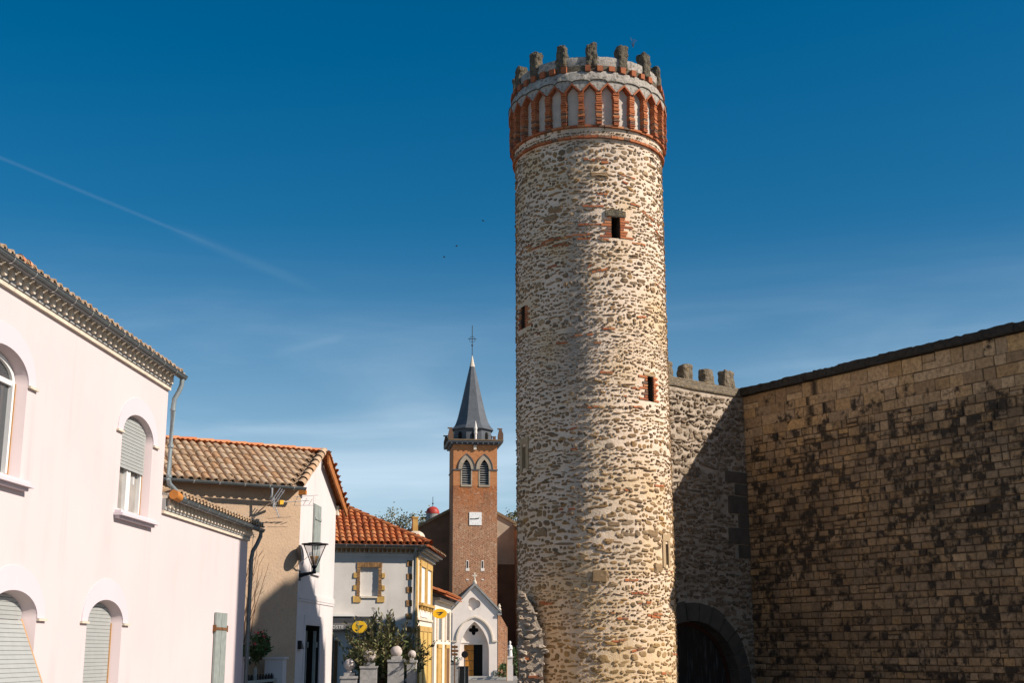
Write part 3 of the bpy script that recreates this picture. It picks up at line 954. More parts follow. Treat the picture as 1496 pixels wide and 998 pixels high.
HW = math.degrees(.088 / 2.45); A0 = -4.1
NV = 9
for var in range(NV):
    m = MB(Cyl(A0)); z = 17.108
    while z < 18.12:
        h = random.uniform(.052, .066); dw = random.uniform(-.35, .35)
        m.rbox(-HW - dw, HW + dw, 2.2, 2.445 + random.uniform(-.022, .014), z, z + h - .017, .004); z += h
    pil = m.build('pilaster', M['red_brick'], twr)
    m = MB(Cyl(A0)); m.box(-HW * .8, HW * .8, 2.2, 2.395, 17.108, 18.12); core = m.build('mortar_joints', M['rampart_mortar'], pil)
    HP = PITCH / 2
    m = MB(Cyl(A0)); rr = 2.465 + random.uniform(-.012, .012)
    for q in (0, 1):                                # the two slanting bricks of the arch to the right
        l0, l1, zb0, zb1 = (HW * .5, HP - .03, 18.115, 18.345) if q == 0 else (PITCH - HW * .5, HP + .03, 18.115, 18.345)
        m.fr = Cyl(A0)
        i = [m.p(x, v, zz) for v in (2.2, rr) for x, zz in ((l0, zb0), (l1, zb1), (l1, zb1 + .068), (l0, zb0 + .068))]
        for f in ((0, 1, 2, 3), (4, 7, 6, 5), (0, 4, 5, 1), (1, 5, 6, 2), (2, 6, 7, 3), (3, 7, 4, 0)):
            m.f.append([i[j] for j in f])
    arch = m.build('mitred_arch', M['red_brick'], twr)
    # scalloped lobe of mortar over the pilaster
    zt = 18.47 + random.uniform(-.022, .022)
    poly = [(0, 18.14), (HP * .98, 18.405)] + [(HP * .98 * math.cos(t), 18.405 + (zt - 18.405) * math.sin(t) ** .8 * 1.2) for t in np.linspace(.2, math.pi - .2, 9)] + [(-HP * .98, 18.405)]
    m = MB(Cyl(A0)); m.prism(poly, 2.2, 2.452); lobe = m.build('mortar_scallop', M['crown_mortar'], twr)
    m = MB(Cyl(A0)); top = [(u, z + .004) for u, z in poly[1:]]
    m.strip(top, 2.30, 2.475); m.strip([(u, z + .022) for u, z in top], 2.30, 2.475)
    n0 = len(m.v)
    for u, z in top:
        m.p(u, 2.475, z); m.p(u, 2.475, z + .022)
    for q in range(len(top) - 1):
        m.f.append([n0 + 2 * q, n0 + 2 * q + 2, n0 + 2 * q + 3, n0 + 2 * q + 1])
    rim = m.build('scallop_edge', M['merlon'], lobe)
    for i in range(var, NP, NV):
        if i == var:
            continue
        a = i * PITCH
        pc = turned(pil, a); cc = core.copy(); COL.objects.link(cc); cc.parent = pc
        turned(arch, a)
        lc = turned(lobe, a); rc = rim.copy(); COL.objects.link(rc); rc.parent = lc
    for o in (pil, arch, lobe):
        o.rotation_euler = (0, 0, R(var * PITCH))

V = [tp(a, z, r) for z, r in ((18.30, 2.3), (18.45, 2.43), (18.60, 2.405), (18.82, 2.34), (18.822, 2.26)) for a in range(0, 360, 3)]
F = [(i * 120 + j, i * 120 + (j + 1) % 120, (i + 1) * 120 + (j + 1) % 120, (i + 1) * 120 + j) for i in range(4) for j in range(120)]
rough(mesh_obj('mortar_skirt', V, F, M['crown_mortar'], twr, smooth=True, recalc=True), .05, .12, 2)
V = [tp(a, z, r) for z, r in ((18.8, 2.27), (19.02, 2.27), (19.30, 2.275), (19.335, 2.25), (19.34, 2.02), (19.0, 2.0)) for a in range(0, 360, 3)]
F = [(i * 120 + j, i * 120 + (j + 1) % 120, (i + 1) * 120 + (j + 1) % 120, (i + 1) * 120 + j) for i in range(5) for j in range(120)]
rough(mesh_obj('parapet', V, F, M['crown_mortar'], twr, smooth=40, recalc=True), .04, .1, 1)
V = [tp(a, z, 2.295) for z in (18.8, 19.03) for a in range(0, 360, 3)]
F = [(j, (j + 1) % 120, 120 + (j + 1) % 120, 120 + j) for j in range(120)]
mesh_obj('gap_shade_ring', V, F, M['merlon'], twr, smooth=True)  # dark ring painted as the shade in the gaps between the dentils
V = [tp(a, 18.95, r) for r in (0.02, 2.1) for a in range(0, 360, 3)]
F = [(j, (j + 1) % 120, 120 + (j + 1) % 120, 120 + j) for j in range(120)]
mesh_obj('tower_roof', V, F, M['crown_mortar'], twr)
ND = 41
for i in range(ND):
    if i % 11 == 7:
        continue
    m = MB(Cyl(1.0 + i * 360 / ND)); w = math.degrees(random.uniform(.075, .098) / 2.35)
    m.rbox(-w, w, 2.2, 2.41 + random.uniform(-.03, .015), 18.815 + random.uniform(-.01, .01), 19.0 + random.uniform(-.02, .012), .012)
    m.build('dentil', M['red_brick'], twr)
NM = 15
for i in range(NM):
    a = 4.0 + i * 24 + random.uniform(-.8, .8); m = MB(Cyl(a)); w = math.degrees(.165 / 2.3) * random.uniform(.92, 1.08)
    zt = 19.76 + random.uniform(-.10, .06)
    if i in (12,):
        zt = 19.72
    m.rbox(-w, w, 2.0, 2.345, 18.97, zt, .03)
    if i % 4 == 1:
        m.rbox(-w * .2, w * .9, 2.02, 2.28, zt - .1, zt + .05, .02)
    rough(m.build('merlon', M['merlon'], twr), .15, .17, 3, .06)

# dry grass tufts that grow on the parapet
for a, z, n in ((38, 19.8, 9), (-66, 18.6, 12), (82, 18.4, 8)):
    m = MB(); c = tp(a, z, 2.3)
    for q in range(n):
        d = Vector((random.uniform(-.16, .16), random.uniform(-.1, .1), random.uniform(.12, .34)))
        m.tube([(c.x, -c.y, c.z), (c.x + d.x * .5, -c.y + d.y * .5, c.z + d.z * .7), (c.x + d.x, -c.y + d.y, c.z + d.z)], .004, 3)
    tag(m.build('grass_tuft', M['twig']), {38: 'thin dry weed on top of the tower beside a merlon', -66: 'dry weed tuft on the shaded left edge of the tower crown', 82: 'wispy dry weed on the sunlit right edge of the tower crown'}[a], 'weed', 'weeds growing on the tower crown')

# ------------------------------------------------------------------ rubble stub against the tower
stub = thing('ruined_wall_stub', (.48, 35.6, 0), 'broken rubble wall stub at the left foot of the round tower', 'ruined wall')
sf = Fr(.17, 34.2, 90)                                    # u to the right, v towards the viewer
out = [(0, 0), (.63, 0), (.66, .9), (.60, 1.5), (.64, 2.15), (.58, 2.62), (.47, 2.85), (.36, 3.22), (.22, 3.42), (.10, 3.62), (-.02, 3.66)]
m = MB(sf); m.prism(out, -2.0, 0); so = m.build('mortar_core', M['rampart_mortar'], stub)


def in_poly(x, y, poly):
    c = False
    for i in range(len(poly)):
        (x1, y1), (x2, y2) = poly[i], poly[i - 1]
        if (y1 > y) != (y2 > y) and x < (x2 - x1) * (y - y1) / (y2 - y1) + x1:
            c = not c
    return c


r2 = np.random.default_rng(23)
P, F = stone_layer(planar(sf), 0, .7, 0, 3.7, r2, (.10, .2), (.12, .32), (.012, .04), (.03, .11), lambda u, z, w, h: in_poly(u, z, out) and r2.random() < .95)
mesh_obj('rubble_face', P, F, M['stub_stone'], stub)
V, F = [], []
for u, z in ((.34, 1.45), (.2, 1.2), (.5, 1.42), (.25, .8), (.12, 1.9)):
    brick(V, F, u, z, .24, .055, .09, planar(sf))
mesh_obj('brick_fragments', V, F, M['red_brick'], stub)

# ------------------------------------------------------------------ rampart with the gate
CX, CY = 7.809, 42.59
rf = Fr(CX, CY, 52)                                         # u grows away from the corner to the far right; the wall runs to u = -7
ram = thing('rampart_wall', (CX - 2, CY - 1.6, 0), 'rubble rampart with four dark merlons right of the round tower', 'wall')
GC, GR_, GZ = -2.82, 2.02, 1.02
gate_in = [(GC + GR_ + .08, 0)] + [(GC + (GR_ + .08) * math.cos(t), GZ + 2.06 * math.sin(t)) for t in np.linspace(0, math.pi, 21)] + [(GC - GR_ - .08, 0)]
wall_out = [(-6.3, 0), (GC - GR_ - .08, 0)] + gate_in[::-1][1:-1] + [(GC + GR_ + .08, 0), (.4, 0), (.4, 10.45), (-6.3, 10.35)]
m = MB(rf); m.prism(wall_out, -.9, 0); m.build('wall_core', M['rampart_mortar'], ram, recalc=True)
r3 = np.random.default_rng(31)


def keep_ram(u, z, w, h):
    d = math.hypot(u - GC, (z - GZ) * GR_ / 1.98) if z > GZ else abs(u - GC)
    if d < GR_ + .56 + max(w, h) * .4 or z > 10.3:
        return False
    if u > -1.15 and 5.0 < z < 7.9 and u + w / 2 > quoin_edge(z):
        return False
    return r3.random() < .94


QUO = [(5.02, 5.45, .55), (5.47, 6.0, 1.0), (6.02, 6.45, .5), (6.47, 7.05, .95), (7.07, 7.45, .6), (7.47, 7.85, 1.05)]


def quoin_edge(z):
    for z0, z1, w in QUO:
        if z0 - .03 <= z <= z1 + .03:
            return -w - .04
    return 1


P, F = stone_layer(planar(rf), -5.2, .1, 0, 10.4, r3, (.09, .19), (.10, .38), (.010, .03), (.02, .075), keep_ram, vj=.5)
mesh_obj('rubble_facing', P, F, M['rampart_stone'], ram)
m = MB(rf)
for z0, z1, w in QUO:
    m.rbox(-w, .1, -.2, .05, z0 + .01, z1 - .01, .012)
m.each('quoin', M['voussoir'], ram)
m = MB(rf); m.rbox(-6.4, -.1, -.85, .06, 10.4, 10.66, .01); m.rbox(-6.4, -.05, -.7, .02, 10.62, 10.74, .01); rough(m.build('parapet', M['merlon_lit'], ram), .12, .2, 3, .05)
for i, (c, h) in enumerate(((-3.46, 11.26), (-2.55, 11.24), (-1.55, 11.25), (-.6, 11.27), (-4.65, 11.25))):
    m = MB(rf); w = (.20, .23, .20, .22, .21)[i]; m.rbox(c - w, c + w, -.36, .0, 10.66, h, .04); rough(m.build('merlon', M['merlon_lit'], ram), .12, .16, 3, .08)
m = MB(rf); nv = 13
for i in range(nv):
    t0, t1 = math.pi * i / nv + .008, math.pi * (i + 1) / nv - .008
    ri, ro = GR_ + .005, GR_ + .56 + random.uniform(-.03, .05)
    q = [(GC + ri * math.cos(t0), GZ + ri * math.sin(t0) * .98), (GC + ro * math.cos(t0), GZ + ro * math.sin(t0) * .985), (GC + ro * math.cos((t0 + t1) / 2), GZ + ro * math.sin((t0 + t1) / 2) * .985), (GC + ro * math.cos(t1), GZ + ro * math.sin(t1) * .985), (GC + ri * math.cos(t1), GZ + ri * math.sin(t1) * .98)]
    m.prism(q, -.4, .05 + random.uniform(-.01, .012))
for zz in (0, .5):
    m.rbox(GC + GR_ + .005, GC + GR_ + .5, -.4, .05, zz + .01, zz + .49, .01); m.rbox(GC - GR_ - .5, GC - GR_ - .005, -.4, .05, zz + .01, zz + .49, .01)
m.each('voussoir', M['voussoir'], ram)
m = MB(rf); nb = 17
for i in range(nb):
    u0 = GC - GR_ + 2 * GR_ * i / nb; u1 = u0 + 2 * GR_ / nb - .012; um = (u0 + u1) / 2
    zt = GZ + 1.95 * math.sqrt(max(0, 1 - ((um - GC) / GR_) ** 2))
    m.box(u0, u1, -.46, -.40 + random.uniform(-.008, .008), 0.02, zt)
gate = m.build('gate', M['gate_planks'], ram)
m = MB(rf)
arcp = [(GC + (GR_ - .01) * math.cos(t), GZ + (GR_ - .05) * math.sin(t)) for t in np.linspace(0, math.pi, 25)]
arci = [(GC + (GR_ - .15) * math.cos(t), GZ + (GR_ - .19) * math.sin(t)) for t in np.linspace(0, math.pi, 25)]
for i in range(24):
    m.prism([arcp[i], arcp[i + 1], arci[i + 1], arci[i]], -.44, -.35)
m.build('arched_rim', M['gate_rim'], gate)

# ------------------------------------------------------------------ ashlar wall
af = Fr(CX, CY, 146.6)                                       # runs from the corner towards the near right
CW = thing('ashlar_wall', (CX + 3, CY - 4.5, 0), 'long high sandstone block wall with black stains filling the right side', 'wall')
AL = 11.0
m = MB(af); m.box(-.1, AL, -3.0, 0, 0, 10.44); m.build('wall_core', M['ashlar_mortar'], CW)
r4 = np.random.default_rng(41)
P, F = block_layer(planar(af), 0.0, AL, 0.0, 9.0, r4, (.17, .30), (.20, .52), .03, (.010, .05), bev=.022)
mesh_obj('block_facing', P, F, M['ashlar'], CW)
P, F = block_layer(planar(af), 0.0, AL, 9.0, 10.44, r4, (.30, .40), (.38, .85), .016, (.006, .022))
mesh_obj('upper_block_facing', P, F, M['ashlar'], CW)
m = MB(af); u = -.35
while u < AL:
    w = random.uniform(.7, 1.2); m.rbox(u, u + w - .008, -3.1, .20, 10.455, 10.70 + random.uniform(-.015, .015), .008)
    u += w
rough(m.build('coping', M['cope'], CW), .10, .16, 3)

# ------------------------------------------------------------------ left side: pink house
def cornice(fr, u0, u1, zb, parent, end=True):
    m = MB(fr)
    m.box(u0, u1, -.02, .045, zb, zb + .055)
    m.box(u0, u1, -.02, .085, zb + .245, zb + .275); m.box(u0, u1 + .02, -.02, .115, zb + .277, zb + .30); m.box(u0, u1 + .03, -.3, .13, zb + .302, zb + .33)
    c = m.build('cornice', M['cream_stone'], parent)
    m = MB(fr); m.box(u0, u1 - .01, -.02, .06, zb + .057, zb + .243); m.build('frieze', M['cornice_grey'], c)
    m = MB(fr); n = int((u1 - u0) / .205)
    for i in range(n):
        u = u1 - .13 - i * .205
        if u < u0 + .06:
            break
        pts = [(u - .042, zb + .243), (u - .042, zb + .125)] + [(u + .042 * math.cos(t), zb + .125 + .04 * math.sin(t)) for t in np.linspace(math.pi * 1.12, math.pi * 1.88, 6)] + [(u + .042, zb + .125), (u + .042, zb + .243)]
        m.prism(pts, .058, .062 + .045)
    m.each('corbel', M['cream_stone'], c)
    return c


def gutter(fr, u0, u1, v, z, parent, r=.072):
    m = MB(fr); n = 8
    for i in range(n):                              # half-round trough with thickness
        t0, t1 = math.pi + math.pi * i / n, math.pi + math.pi * (i + 1) / n
        for rr in (r, r - .006):
            m.face((u0, v + rr * math.cos(t0), z + rr * math.sin(t0)), (u1, v + rr * math.cos(t0), z + rr * math.sin(t0)), (u1, v + rr * math.cos(t1), z + rr * math.sin(t1)), (u0, v + rr * math.cos(t1), z + rr * math.sin(t1)))
    m.tube([(u0, v + r, z + .004), (u1, v + r, z + .004)], .010, 6)
    for u in (u0, u1):
        m.prism
        q = [(v + r * math.cos(math.pi + math.pi * i / n), z + r * math.sin(math.pi + math.pi * i / n)) for i in range(n + 1)]
        m.f.append([m.p(u, a, b) for a, b in q])
    g_ = m.build('gutter', M['zinc'], parent)
    m = MB(fr); u = u0 + .3
    while u < u1:
        for i in range(n):
            t0, t1 = math.pi + math.pi * i / n, math.pi + math.pi * (i + 1) / n; rr = r + .006
            m.face((u, v + rr * math.cos(t0), z + rr * math.sin(t0)), (u + .03, v + rr * math.cos(t0), z + rr * math.sin(t0)), (u + .03, v + rr * math.cos(t1), z + rr * math.sin(t1)), (u, v + rr * math.cos(t1), z + rr * math.sin(t1)))
        u += .62
    m.build('gutter_straps', M['alu'], g_)
    return g_


def slats(fr, c, half, z0, z1, v, step=.052, tilt=0.0):
    """roller shutter curtain"""
    m = MB(fr); z = z0
    while z < z1 - .01:
        zt = min(z + step, z1); o0, o1 = tilt * (z1 - z), tilt * (z1 - zt)
        m.face((c - half, v + o0 + .012, z), (c + half, v + o0 + .012, z), (c + half, v + o1 + .012, zt - .008), (c - half, v + o1 + .012, zt - .008))
        m.face((c - half, v + o1 + .012, zt - .008), (c + half, v + o1 + .012, zt - .008), (c + half, v + o1, zt), (c - half, v + o1, zt))
        z = zt
    return m


pf = Fr(-5.75, 21.0, 3)
ph = thing('pink_house', (-5.75, 15, 0), 'pink rendered two-storey house with arched windows on the left edge', 'house')
openings = []          # centre, half, bottom, spring, rise
UP = [(-1.31, .695, 4.15, 5.337, .345), (-6.09, .695, 4.15, 5.337, .345), (-10.87, .695, 4.15, 5.337, .345)]
DN = [(-2.17, .695, .35, 2.52, .315), (-5.26, .695, .35, 2.52, .315), (-9.9, .695, .35, 2.52, .315)]
hl = [arch_pts(c, h, sp, ri, 16) + [(c - h, b), (c + h, b)] for c, h, b, sp, ri in UP + DN]
m = MB(pf); m.holes([(-15, 0), (0, 0), (0, 6.6), (-15, 6.6)], hl)
wall = m.build('street_wall', M['pink'], ph, recalc=False)
m = MB(pf)
m.face((0, 0, 0), (0, -7, 0), (0, -7, 6.6), (0, 0, 6.6)); m.face((-15, 0, 0), (-15, -7, 0), (-15, -7, 6.6), (-15, 0, 6.6)); m.face((0, -7, 0), (-15, -7, 0), (-15, -7, 6.6), (0, -7, 6.6))
m.face((0, .0, 6.6), (0, -7, 6.6), (0, -3.5, 7.7)); m.face((-15, .0, 6.6), (-15, -7, 6.6), (-15, -3.5, 7.7))
m.build('side_walls', M['pink'], ph, recalc=False)
DEP = .18; SPLAY = .09
for i, (c, h, b, sp, ri) in enumerate(UP + DN):
    up = i < 3; line = arch_pts(c, h, sp, ri, 16)
    m = MB(pf); f_ = (h - SPLAY) / h; loop = [(c + h, b)] + line + [(c - h, b)]
    inn = [(c + (u - c) * f_, z if z <= sp else sp + (z - sp) * f_) for u, z in loop]
    for q in range(len(loop)):
        (ua, za), (ub, zb_) = loop[q], loop[(q + 1) % len(loop)]; (uc, zc_), (ud, zd) = inn[q], inn[(q + 1) % len(loop)]
        m.face((ua, 0, za), (ub, 0, zb_), (ud, -DEP - .02, zd), (uc, -DEP - .02, zc_))
    w = m.build('window', M['pink'], ph, smooth=40, recalc=False, weld=True)
    # raised arch band and its small imposts
    so, ro = .915, .615
    m = MB(pf); o1, i1 = arch_pts(c, so, sp, ro, 20), arch_pts(c, h + .002, sp, ri + .002, 20)
    for q in range(20):
        m.prism([o1[q], o1[q + 1], i1[q + 1], i1[q]], -.004, .014)
    m.build('arch_surround', M['pink_trim'], w)
    m = MB(pf)
    for sg in (-1, 1):
        m.box(min(c + sg * (h + .004), c + sg * .955), max(c + sg * (h + .004), c + sg * .955), -.01, .04, sp - .032, sp - .003)
    m.each('impost', M['cream_stone'], w)
    h_out, h, ri = h, h - SPLAY + .012, ri * f_
    if up:
        m = MB(pf); m.box(c - .80, c + .80, -DEP, .10, b - .045, b - .004); m.box(c - .84, c + .84, -.02, .14, b - .085, b - .047); m.box(c - .80, c + .80, -.02, .08, b - .125, b - .087)
        m.build('sill', M['pink_trim'], w)
        m = MB(pf); f = .055                            # casement frame
        v0, v1 = -DEP, -DEP + .05
        m.box(c - h, c - h + f, v0, v1, b, sp); m.box(c + h - f, c + h, v0, v1, b, sp); m.box(c - .06, c + .06, v0, v1 + .012, b, sp); m.box(c - h, c + h, v0 - .01, v1 - .005, b, b + .07)
        for q in (-1, 1):
            cc = c + q * h * .5
            m.box(cc - h * .44, cc - h * .44 + .05, v0 + .01, v1 + .02, b + .07, sp); m.box(cc + h * .44 - .05, cc + h * .44, v0 + .01, v1 + .02, b + .07, sp)
        m.box(c - h, c + h, v0, v1 + .006, sp - .04, sp + .02)
        o2, i2 = arch_pts(c, h, sp, ri, 14), arch_pts(c, h - .06, sp, ri - .055, 14)
        for q in range(14):
            m.prism([o2[q], o2[q + 1], i2[q + 1], i2[q]], v0, v1)
        m.box(c + .12, c + .15, v1 + .02, v1 + .06, b + .48, b + .60)
        m.build('casement_frame', M['white_pvc'], w)
        m = MB(pf); m.prism(arch_pts(c, h - .005, sp, ri - .005, 14) + [(c - h + .005, b), (c + h - .005, b)], -DEP - .02, -DEP + .012); m.build('glass', M['glass_curtain'] if i == 0 else M['glass'], w)
        if i == 0:
            slats(pf, c, h - .02, 4.83, sp + .30, -DEP + .085).build('roller_shutter', M['shutter_grey'], w, recalc=False)
        m = MB(pf); m.box(c + h - .018, c + h - .002, -DEP + .05, -DEP + .075, b, sp); m.build('shutter_rail', M['rust_rail'], w)
    else:
        if i == 4:                                      # pushed open at the foot
            slats(pf, c, h - .035, .62, sp - .02, -DEP + .03, .052, .425).build('roller_shutter', M['shutter_grey'], w, recalc=False)
            slats(pf, c, h - .02, sp - .02, sp + .28, -DEP + .02).build('upper_slats', M['shutter_grey'], w, recalc=False)
            m = MB(pf)
            for sg in (-1, 1):
                uu = c + sg * (h - .02)
                m.tube([(uu, -DEP + .03, sp - .02), (uu, -DEP + .03 + .425 * 1.88, .62)], .016, 6)
            m.each('shutter_rail', M['rust_rail'], w)
        else:
            slats(pf, c, h - .015, b, sp + .29, -DEP + .03).build('roller_shutter', M['shutter_grey'], w, recalc=False)
            m = MB(pf); m.box(c + h - .02, c + h - .002, -DEP + .03, -DEP + .06, b, sp); m.build('shutter_rail', M['rust_rail'], w)
        m = MB(pf); m.face((c - h, -DEP - .015, b), (c + h, -DEP - .015, b), (c + h, -DEP - .015, sp + ri), (c - h, -DEP - .015, sp + ri)); m.build('glass', M['glass'], w, recalc=False)
cornice(pf, -15, .0, 6.355, ph)
gutter(pf, -15, .14, .205, 6.615, ph, .064)
sl = math.atan(.30)
O = pf(0, .20, 6.622)
V, F = canal_tiles(O, pf.ex, -pf.ey * math.cos(sl) + Vector((0, 0, math.sin(sl))), pf.ey * math.sin(sl) + Vector((0, 0, math.cos(sl))), -15, .10, 3.7, lambda a, b: True, r=.07, rng=np.random.default_rng(2))
rf1 = mesh_obj('roof_tiles', V, F, M['tile_beige'], ph, smooth=60)
V = [pf(u, v, 6.70 + (.16 - v) * .30 + dz) for dz in (-.05, -.01) for u, v in ((-15, .16), (.12, .16), (.12, -3.5), (-15, -3.5))]
mesh_obj('roof_deck', V, [(0, 1, 2, 3), (4, 5, 6, 7), (0, 1, 5, 4), (1, 2, 6, 5), (2, 3, 7, 6), (3, 0, 4, 7)], M['cornice_grey'], rf1)
V = [pf(u, v, z) for u in (-15, .3) for v, z in ((-3.5, 7.75), (-7.3, 6.6))]
mesh_obj('rear_roof', V, [(0, 1, 3, 2)], M['tile_beige'], rf1)
V, F = tile_line((pf(-6.3, .17, 6.69), pf(-5.85, .17, 6.69)), .05, .23)
mesh_obj('replacement_tile', V, F, M['ridge_orange'], rf1, smooth=60)
m = MB(pf); m.tube([(.06, .205, 6.56), (.06, .20, 6.46), (.05, .16, 6.34), (.03, .10, 6.22), (.03, .09, 6.05), (.03, .085, 4.86), (.06, .09, 4.80), (.25, .13, 4.72), (.50, .18, 4.66), (.56, .20, 4.60)], .041, 10)
for zz in (6.02, 5.4, 4.9):
    m.tube([(.03, .088, zz), (.03, .088, zz + .04)], .047, 10)
m.build('downpipe', M['zinc_pipe'], ph, smooth=50)

# ------------------------------------------------------------------ pink annex
pa = thing('pink_annex', (-5.5, 24, 0), 'low single-storey pink wing with scalloped cornice joined to the taller pink house', 'house')
m = MB(pf); m.box(.0, 5.60, -1.9, 0, 0, 4.6); m.build('wall', M['pink'], pa)
cornice(pf, .02, 5.60, 4.315, pa)
gutter(pf, .28, 5.95, .205, 4.575, pa, .06)
sl = math.atan(.25)
V, F = canal_tiles(pf(0, .21, 4.60), pf.ex, -pf.ey * math.cos(sl) + Vector((0, 0, math.sin(sl))), pf.ey * math.sin(sl) + Vector((0, 0, math.cos(sl))), .32, 5.9, 2.3, lambda a, b: True, rng=np.random.default_rng(4))
rf2 = mesh_obj('roof_tiles', V, F, M['tile_beige'], pa, smooth=60)
V = [pf(u, v, 4.63 + (.16 - v) * .25 + dz) for dz in (-.05, -.01) for u, v in ((.02, .16), (5.9, .16), (5.9, -2.0), (.02, -2.0))]
mesh_obj('roof_deck', V, [(0, 1, 2, 3), (4, 5, 6, 7), (0, 1, 5, 4), (1, 2, 6, 5), (2, 3, 7, 6), (3, 0, 4, 7)], M['cornice_grey'], rf2)
m = MB(pf); m.tube([(.01, .19, 4.62), (.24, .21, 4.59)], [.08, .075], 14); m.build('end_tile', M['terracotta'], rf2, smooth=60)
m = MB(pf); m.tube([(5.85, .205, 4.53), (5.85, .20, 4.44), (5.76, .15, 4.26), (5.69, .09, 4.12), (5.67, .07, 3.95), (5.67, .065, 0)], .043, 10)
for zz in (3.9, 2.9, 1.9):
    m.tube([(5.67, .066, zz), (5.67, .066, zz + .05)], .05, 10)
m.build('downpipe', M['zinc'], pa, smooth=50)
for u0, u1 in ((3.40, 3.765), (3.785, 4.15)):
    m = MB(pf); n = 4
    for q in range(n):
        a, b = u0 + (u1 - u0) * q / n, u0 + (u1 - u0) * (q + 1) / n; m.box(a + .003, b - .003, .012, .05, .75, 2.82)
    sh = m.build('shutter', M['shutter_wood'], pa)
    m = MB(pf)
    for zz in (2.5, 1.1):
        m.box(u0 + .01, u1 - .01, .05, .062, zz, zz + .05); e = u0 - .05 if u0 < 3.5 else u1; m.box(e, e + .05, .0, .06, zz - .03, zz + .09)
    m.build('hinge', M['old_wood'], sh)

# ------------------------------------------------------------------ white gabled house
hf = Fr(-5.2004, 31.4866, 3.7)                       # gable wall along the street
sf2 = Fr(-5.2004, 31.4866, -122, left=True)          # side wall over the yard
h2 = thing('gabled_house', (-5.2, 31.5, 0), 'white gabled house with beige tiled roof and tan side wall behind the pink wing', 'house')
WID = 4.30
doorh = [(.90, 0), (.90, 2.74), (2.62, 2.74), (2.62, 0)]
m = MB(hf); m.holes([(0, 0), (.90, 0), (.90, 2.74), (2.62, 2.74), (2.62, 0), (WID, 0), (WID, 6.22), (2.2, 7.17), (0, 6.12)], [])
m.build('gable_wall', M['white_render'], h2, recalc=False)
far = [sf2(u, 0, 0) for u in (7.5,)][0]
m = MB(sf2); m.face((0, 0, 0), (7.5, 0, 0), (7.5, 0, 6.14), (0, 0, 6.14)); m.build('side_wall', M['tan'], h2, recalc=False)
E0 = hf(WID, 0, 0); E1 = E0 + sf2.ex * 7.5; N1 = sf2(7.5, 0, 0); up3 = lambda P_, z: (P_.x, P_.y, z)
pk = N1 + hf.ex * 2.2
mesh_obj('rear_walls', [up3(E0, 0), up3(E1, 0), up3(E1, 6.2), up3(E0, 6.2), up3(N1, 0), up3(N1, 6.1), up3(pk, 7.17)], [(0, 1, 2, 3), (1, 4, 5, 6, 2)], M['white_render'], h2)
# roof
sl = math.atan(.607); cs, sn = math.cos(sl), math.sin(sl)
O = sf2(0, .34, 6.176 - .34 * .607)
V, F = canal_tiles(O, sf2.ex, -sf2.ey * cs + Vector((0, 0, sn)), sf2.ey * sn + Vector((0, 0, cs)), -1.6, 7.4, 2.12, lambda a, b: a > -.719 * (b * cs - .34) + .10, rng=np.random.default_rng(6))
rf3 = mesh_obj('roof_tiles', V, F, M['tile_beige'], h2, smooth=60)


def roofz(t):                                        # height over the gable line
    return 6.176 + .607 * .812 * t if t < 2.2 else 7.26 - (t - 2.2) * .44


def slab(quad, th, name, mat, parent):
    V = [Vector(q) for q in quad] + [Vector(q) - Vector((0, 0, th)) for q in quad]
    return mesh_obj(name, V, [(0, 1, 2, 3), (7, 6, 5, 4), (0, 1, 5, 4), (1, 2, 6, 5), (2, 3, 7, 6), (3, 0, 4, 7)], mat, parent, recalc=True)


o3 = hf.ey * .10
q0 = hf(-.30, .10, roofz(-.30) - .015); q1 = hf(2.2, .10, 7.245); slab([q0, q1, q1 + sf2.ex * 7.6, q0 + sf2.ex * 7.6], .05, 'roof_deck', M['tile_beige'], rf3)
q2 = hf(4.89, .24, 6.06); q1b = hf(2.2, .24, 7.245); slab([q1b, q2, q2 + sf2.ex * 7.6, q1b + sf2.ex * 7.6], .05, 'far_roof_deck', M['rafter_wood'], rf3)
V, F = canal_tiles(hf(4.90, .22, 5.97), sf2.ex, sf2.ey * math.cos(.49) + Vector((0, 0, math.sin(.49))), -sf2.ey * math.sin(.49) + Vector((0, 0, math.cos(.49))), 0, 7, 2.4, lambda a, b: a > .719 * b * .88 + .02, r=.055, pitch=.14, course=.26, rng=np.random.default_rng(8))
mesh_obj('far_roof_tiles', V, F, M['tile_orange'], rf3, smooth=60)
rgn = np.random.default_rng(9)
V, F = tile_line((hf(-.36, .06, roofz(-.36) + .03), hf(2.15, .06, 7.27)), .105, .36, rgn); mesh_obj('verge_tiles', V, F, M['tile_beige'], rf3, smooth=60)
rp = hf(2.2, .1, 7.265); V, F = tile_line((rp, rp + sf2.ex * 7.5), .075, .45, rgn, .008); mesh_obj('ridge_tiles', V, F, M['ridge_orange'], rf3, smooth=60)
m = MB(hf); m.prism([(2.15, 7.16), (4.88, 6.0), (4.88, 5.80), (2.15, 6.93)], .17, .215); m.build('bargeboard', M['rafter_wood'], h2)
m = MB(hf); m.box(4.28, 4.5, -.1, .06, 5.80, 5.98); m.box(4.28, 4.62, -.1, .08, 5.985, 6.05); m.build('eave_return', M['cream_stone'], h2)
gutter(sf2, .06, 7.4, .42, 5.975, h2, .058)
m = MB(sf2); m.tube([(.93, .44, 5.92), (.93, .43, 5.78), (.94, .42, 5.66), (.88, .34, 5.60), (.74, .20, 5.585)], .030, 8); m.build('outlet_pipe', M['alu'], h2, smooth=50)
m = MB(hf); m.box(-.04, .10, -.1, .12, 5.86, 5.97); m.build('end_tile', M['terracotta'], h2)
m = MB(hf); m.box(-.005, WID + .01, -.02, .03, 3.36, 3.495); m.box(-.005, WID + .01, -.02, .02, 3.30, 3.355); m.build('belt_course', M['white_render'], h2)
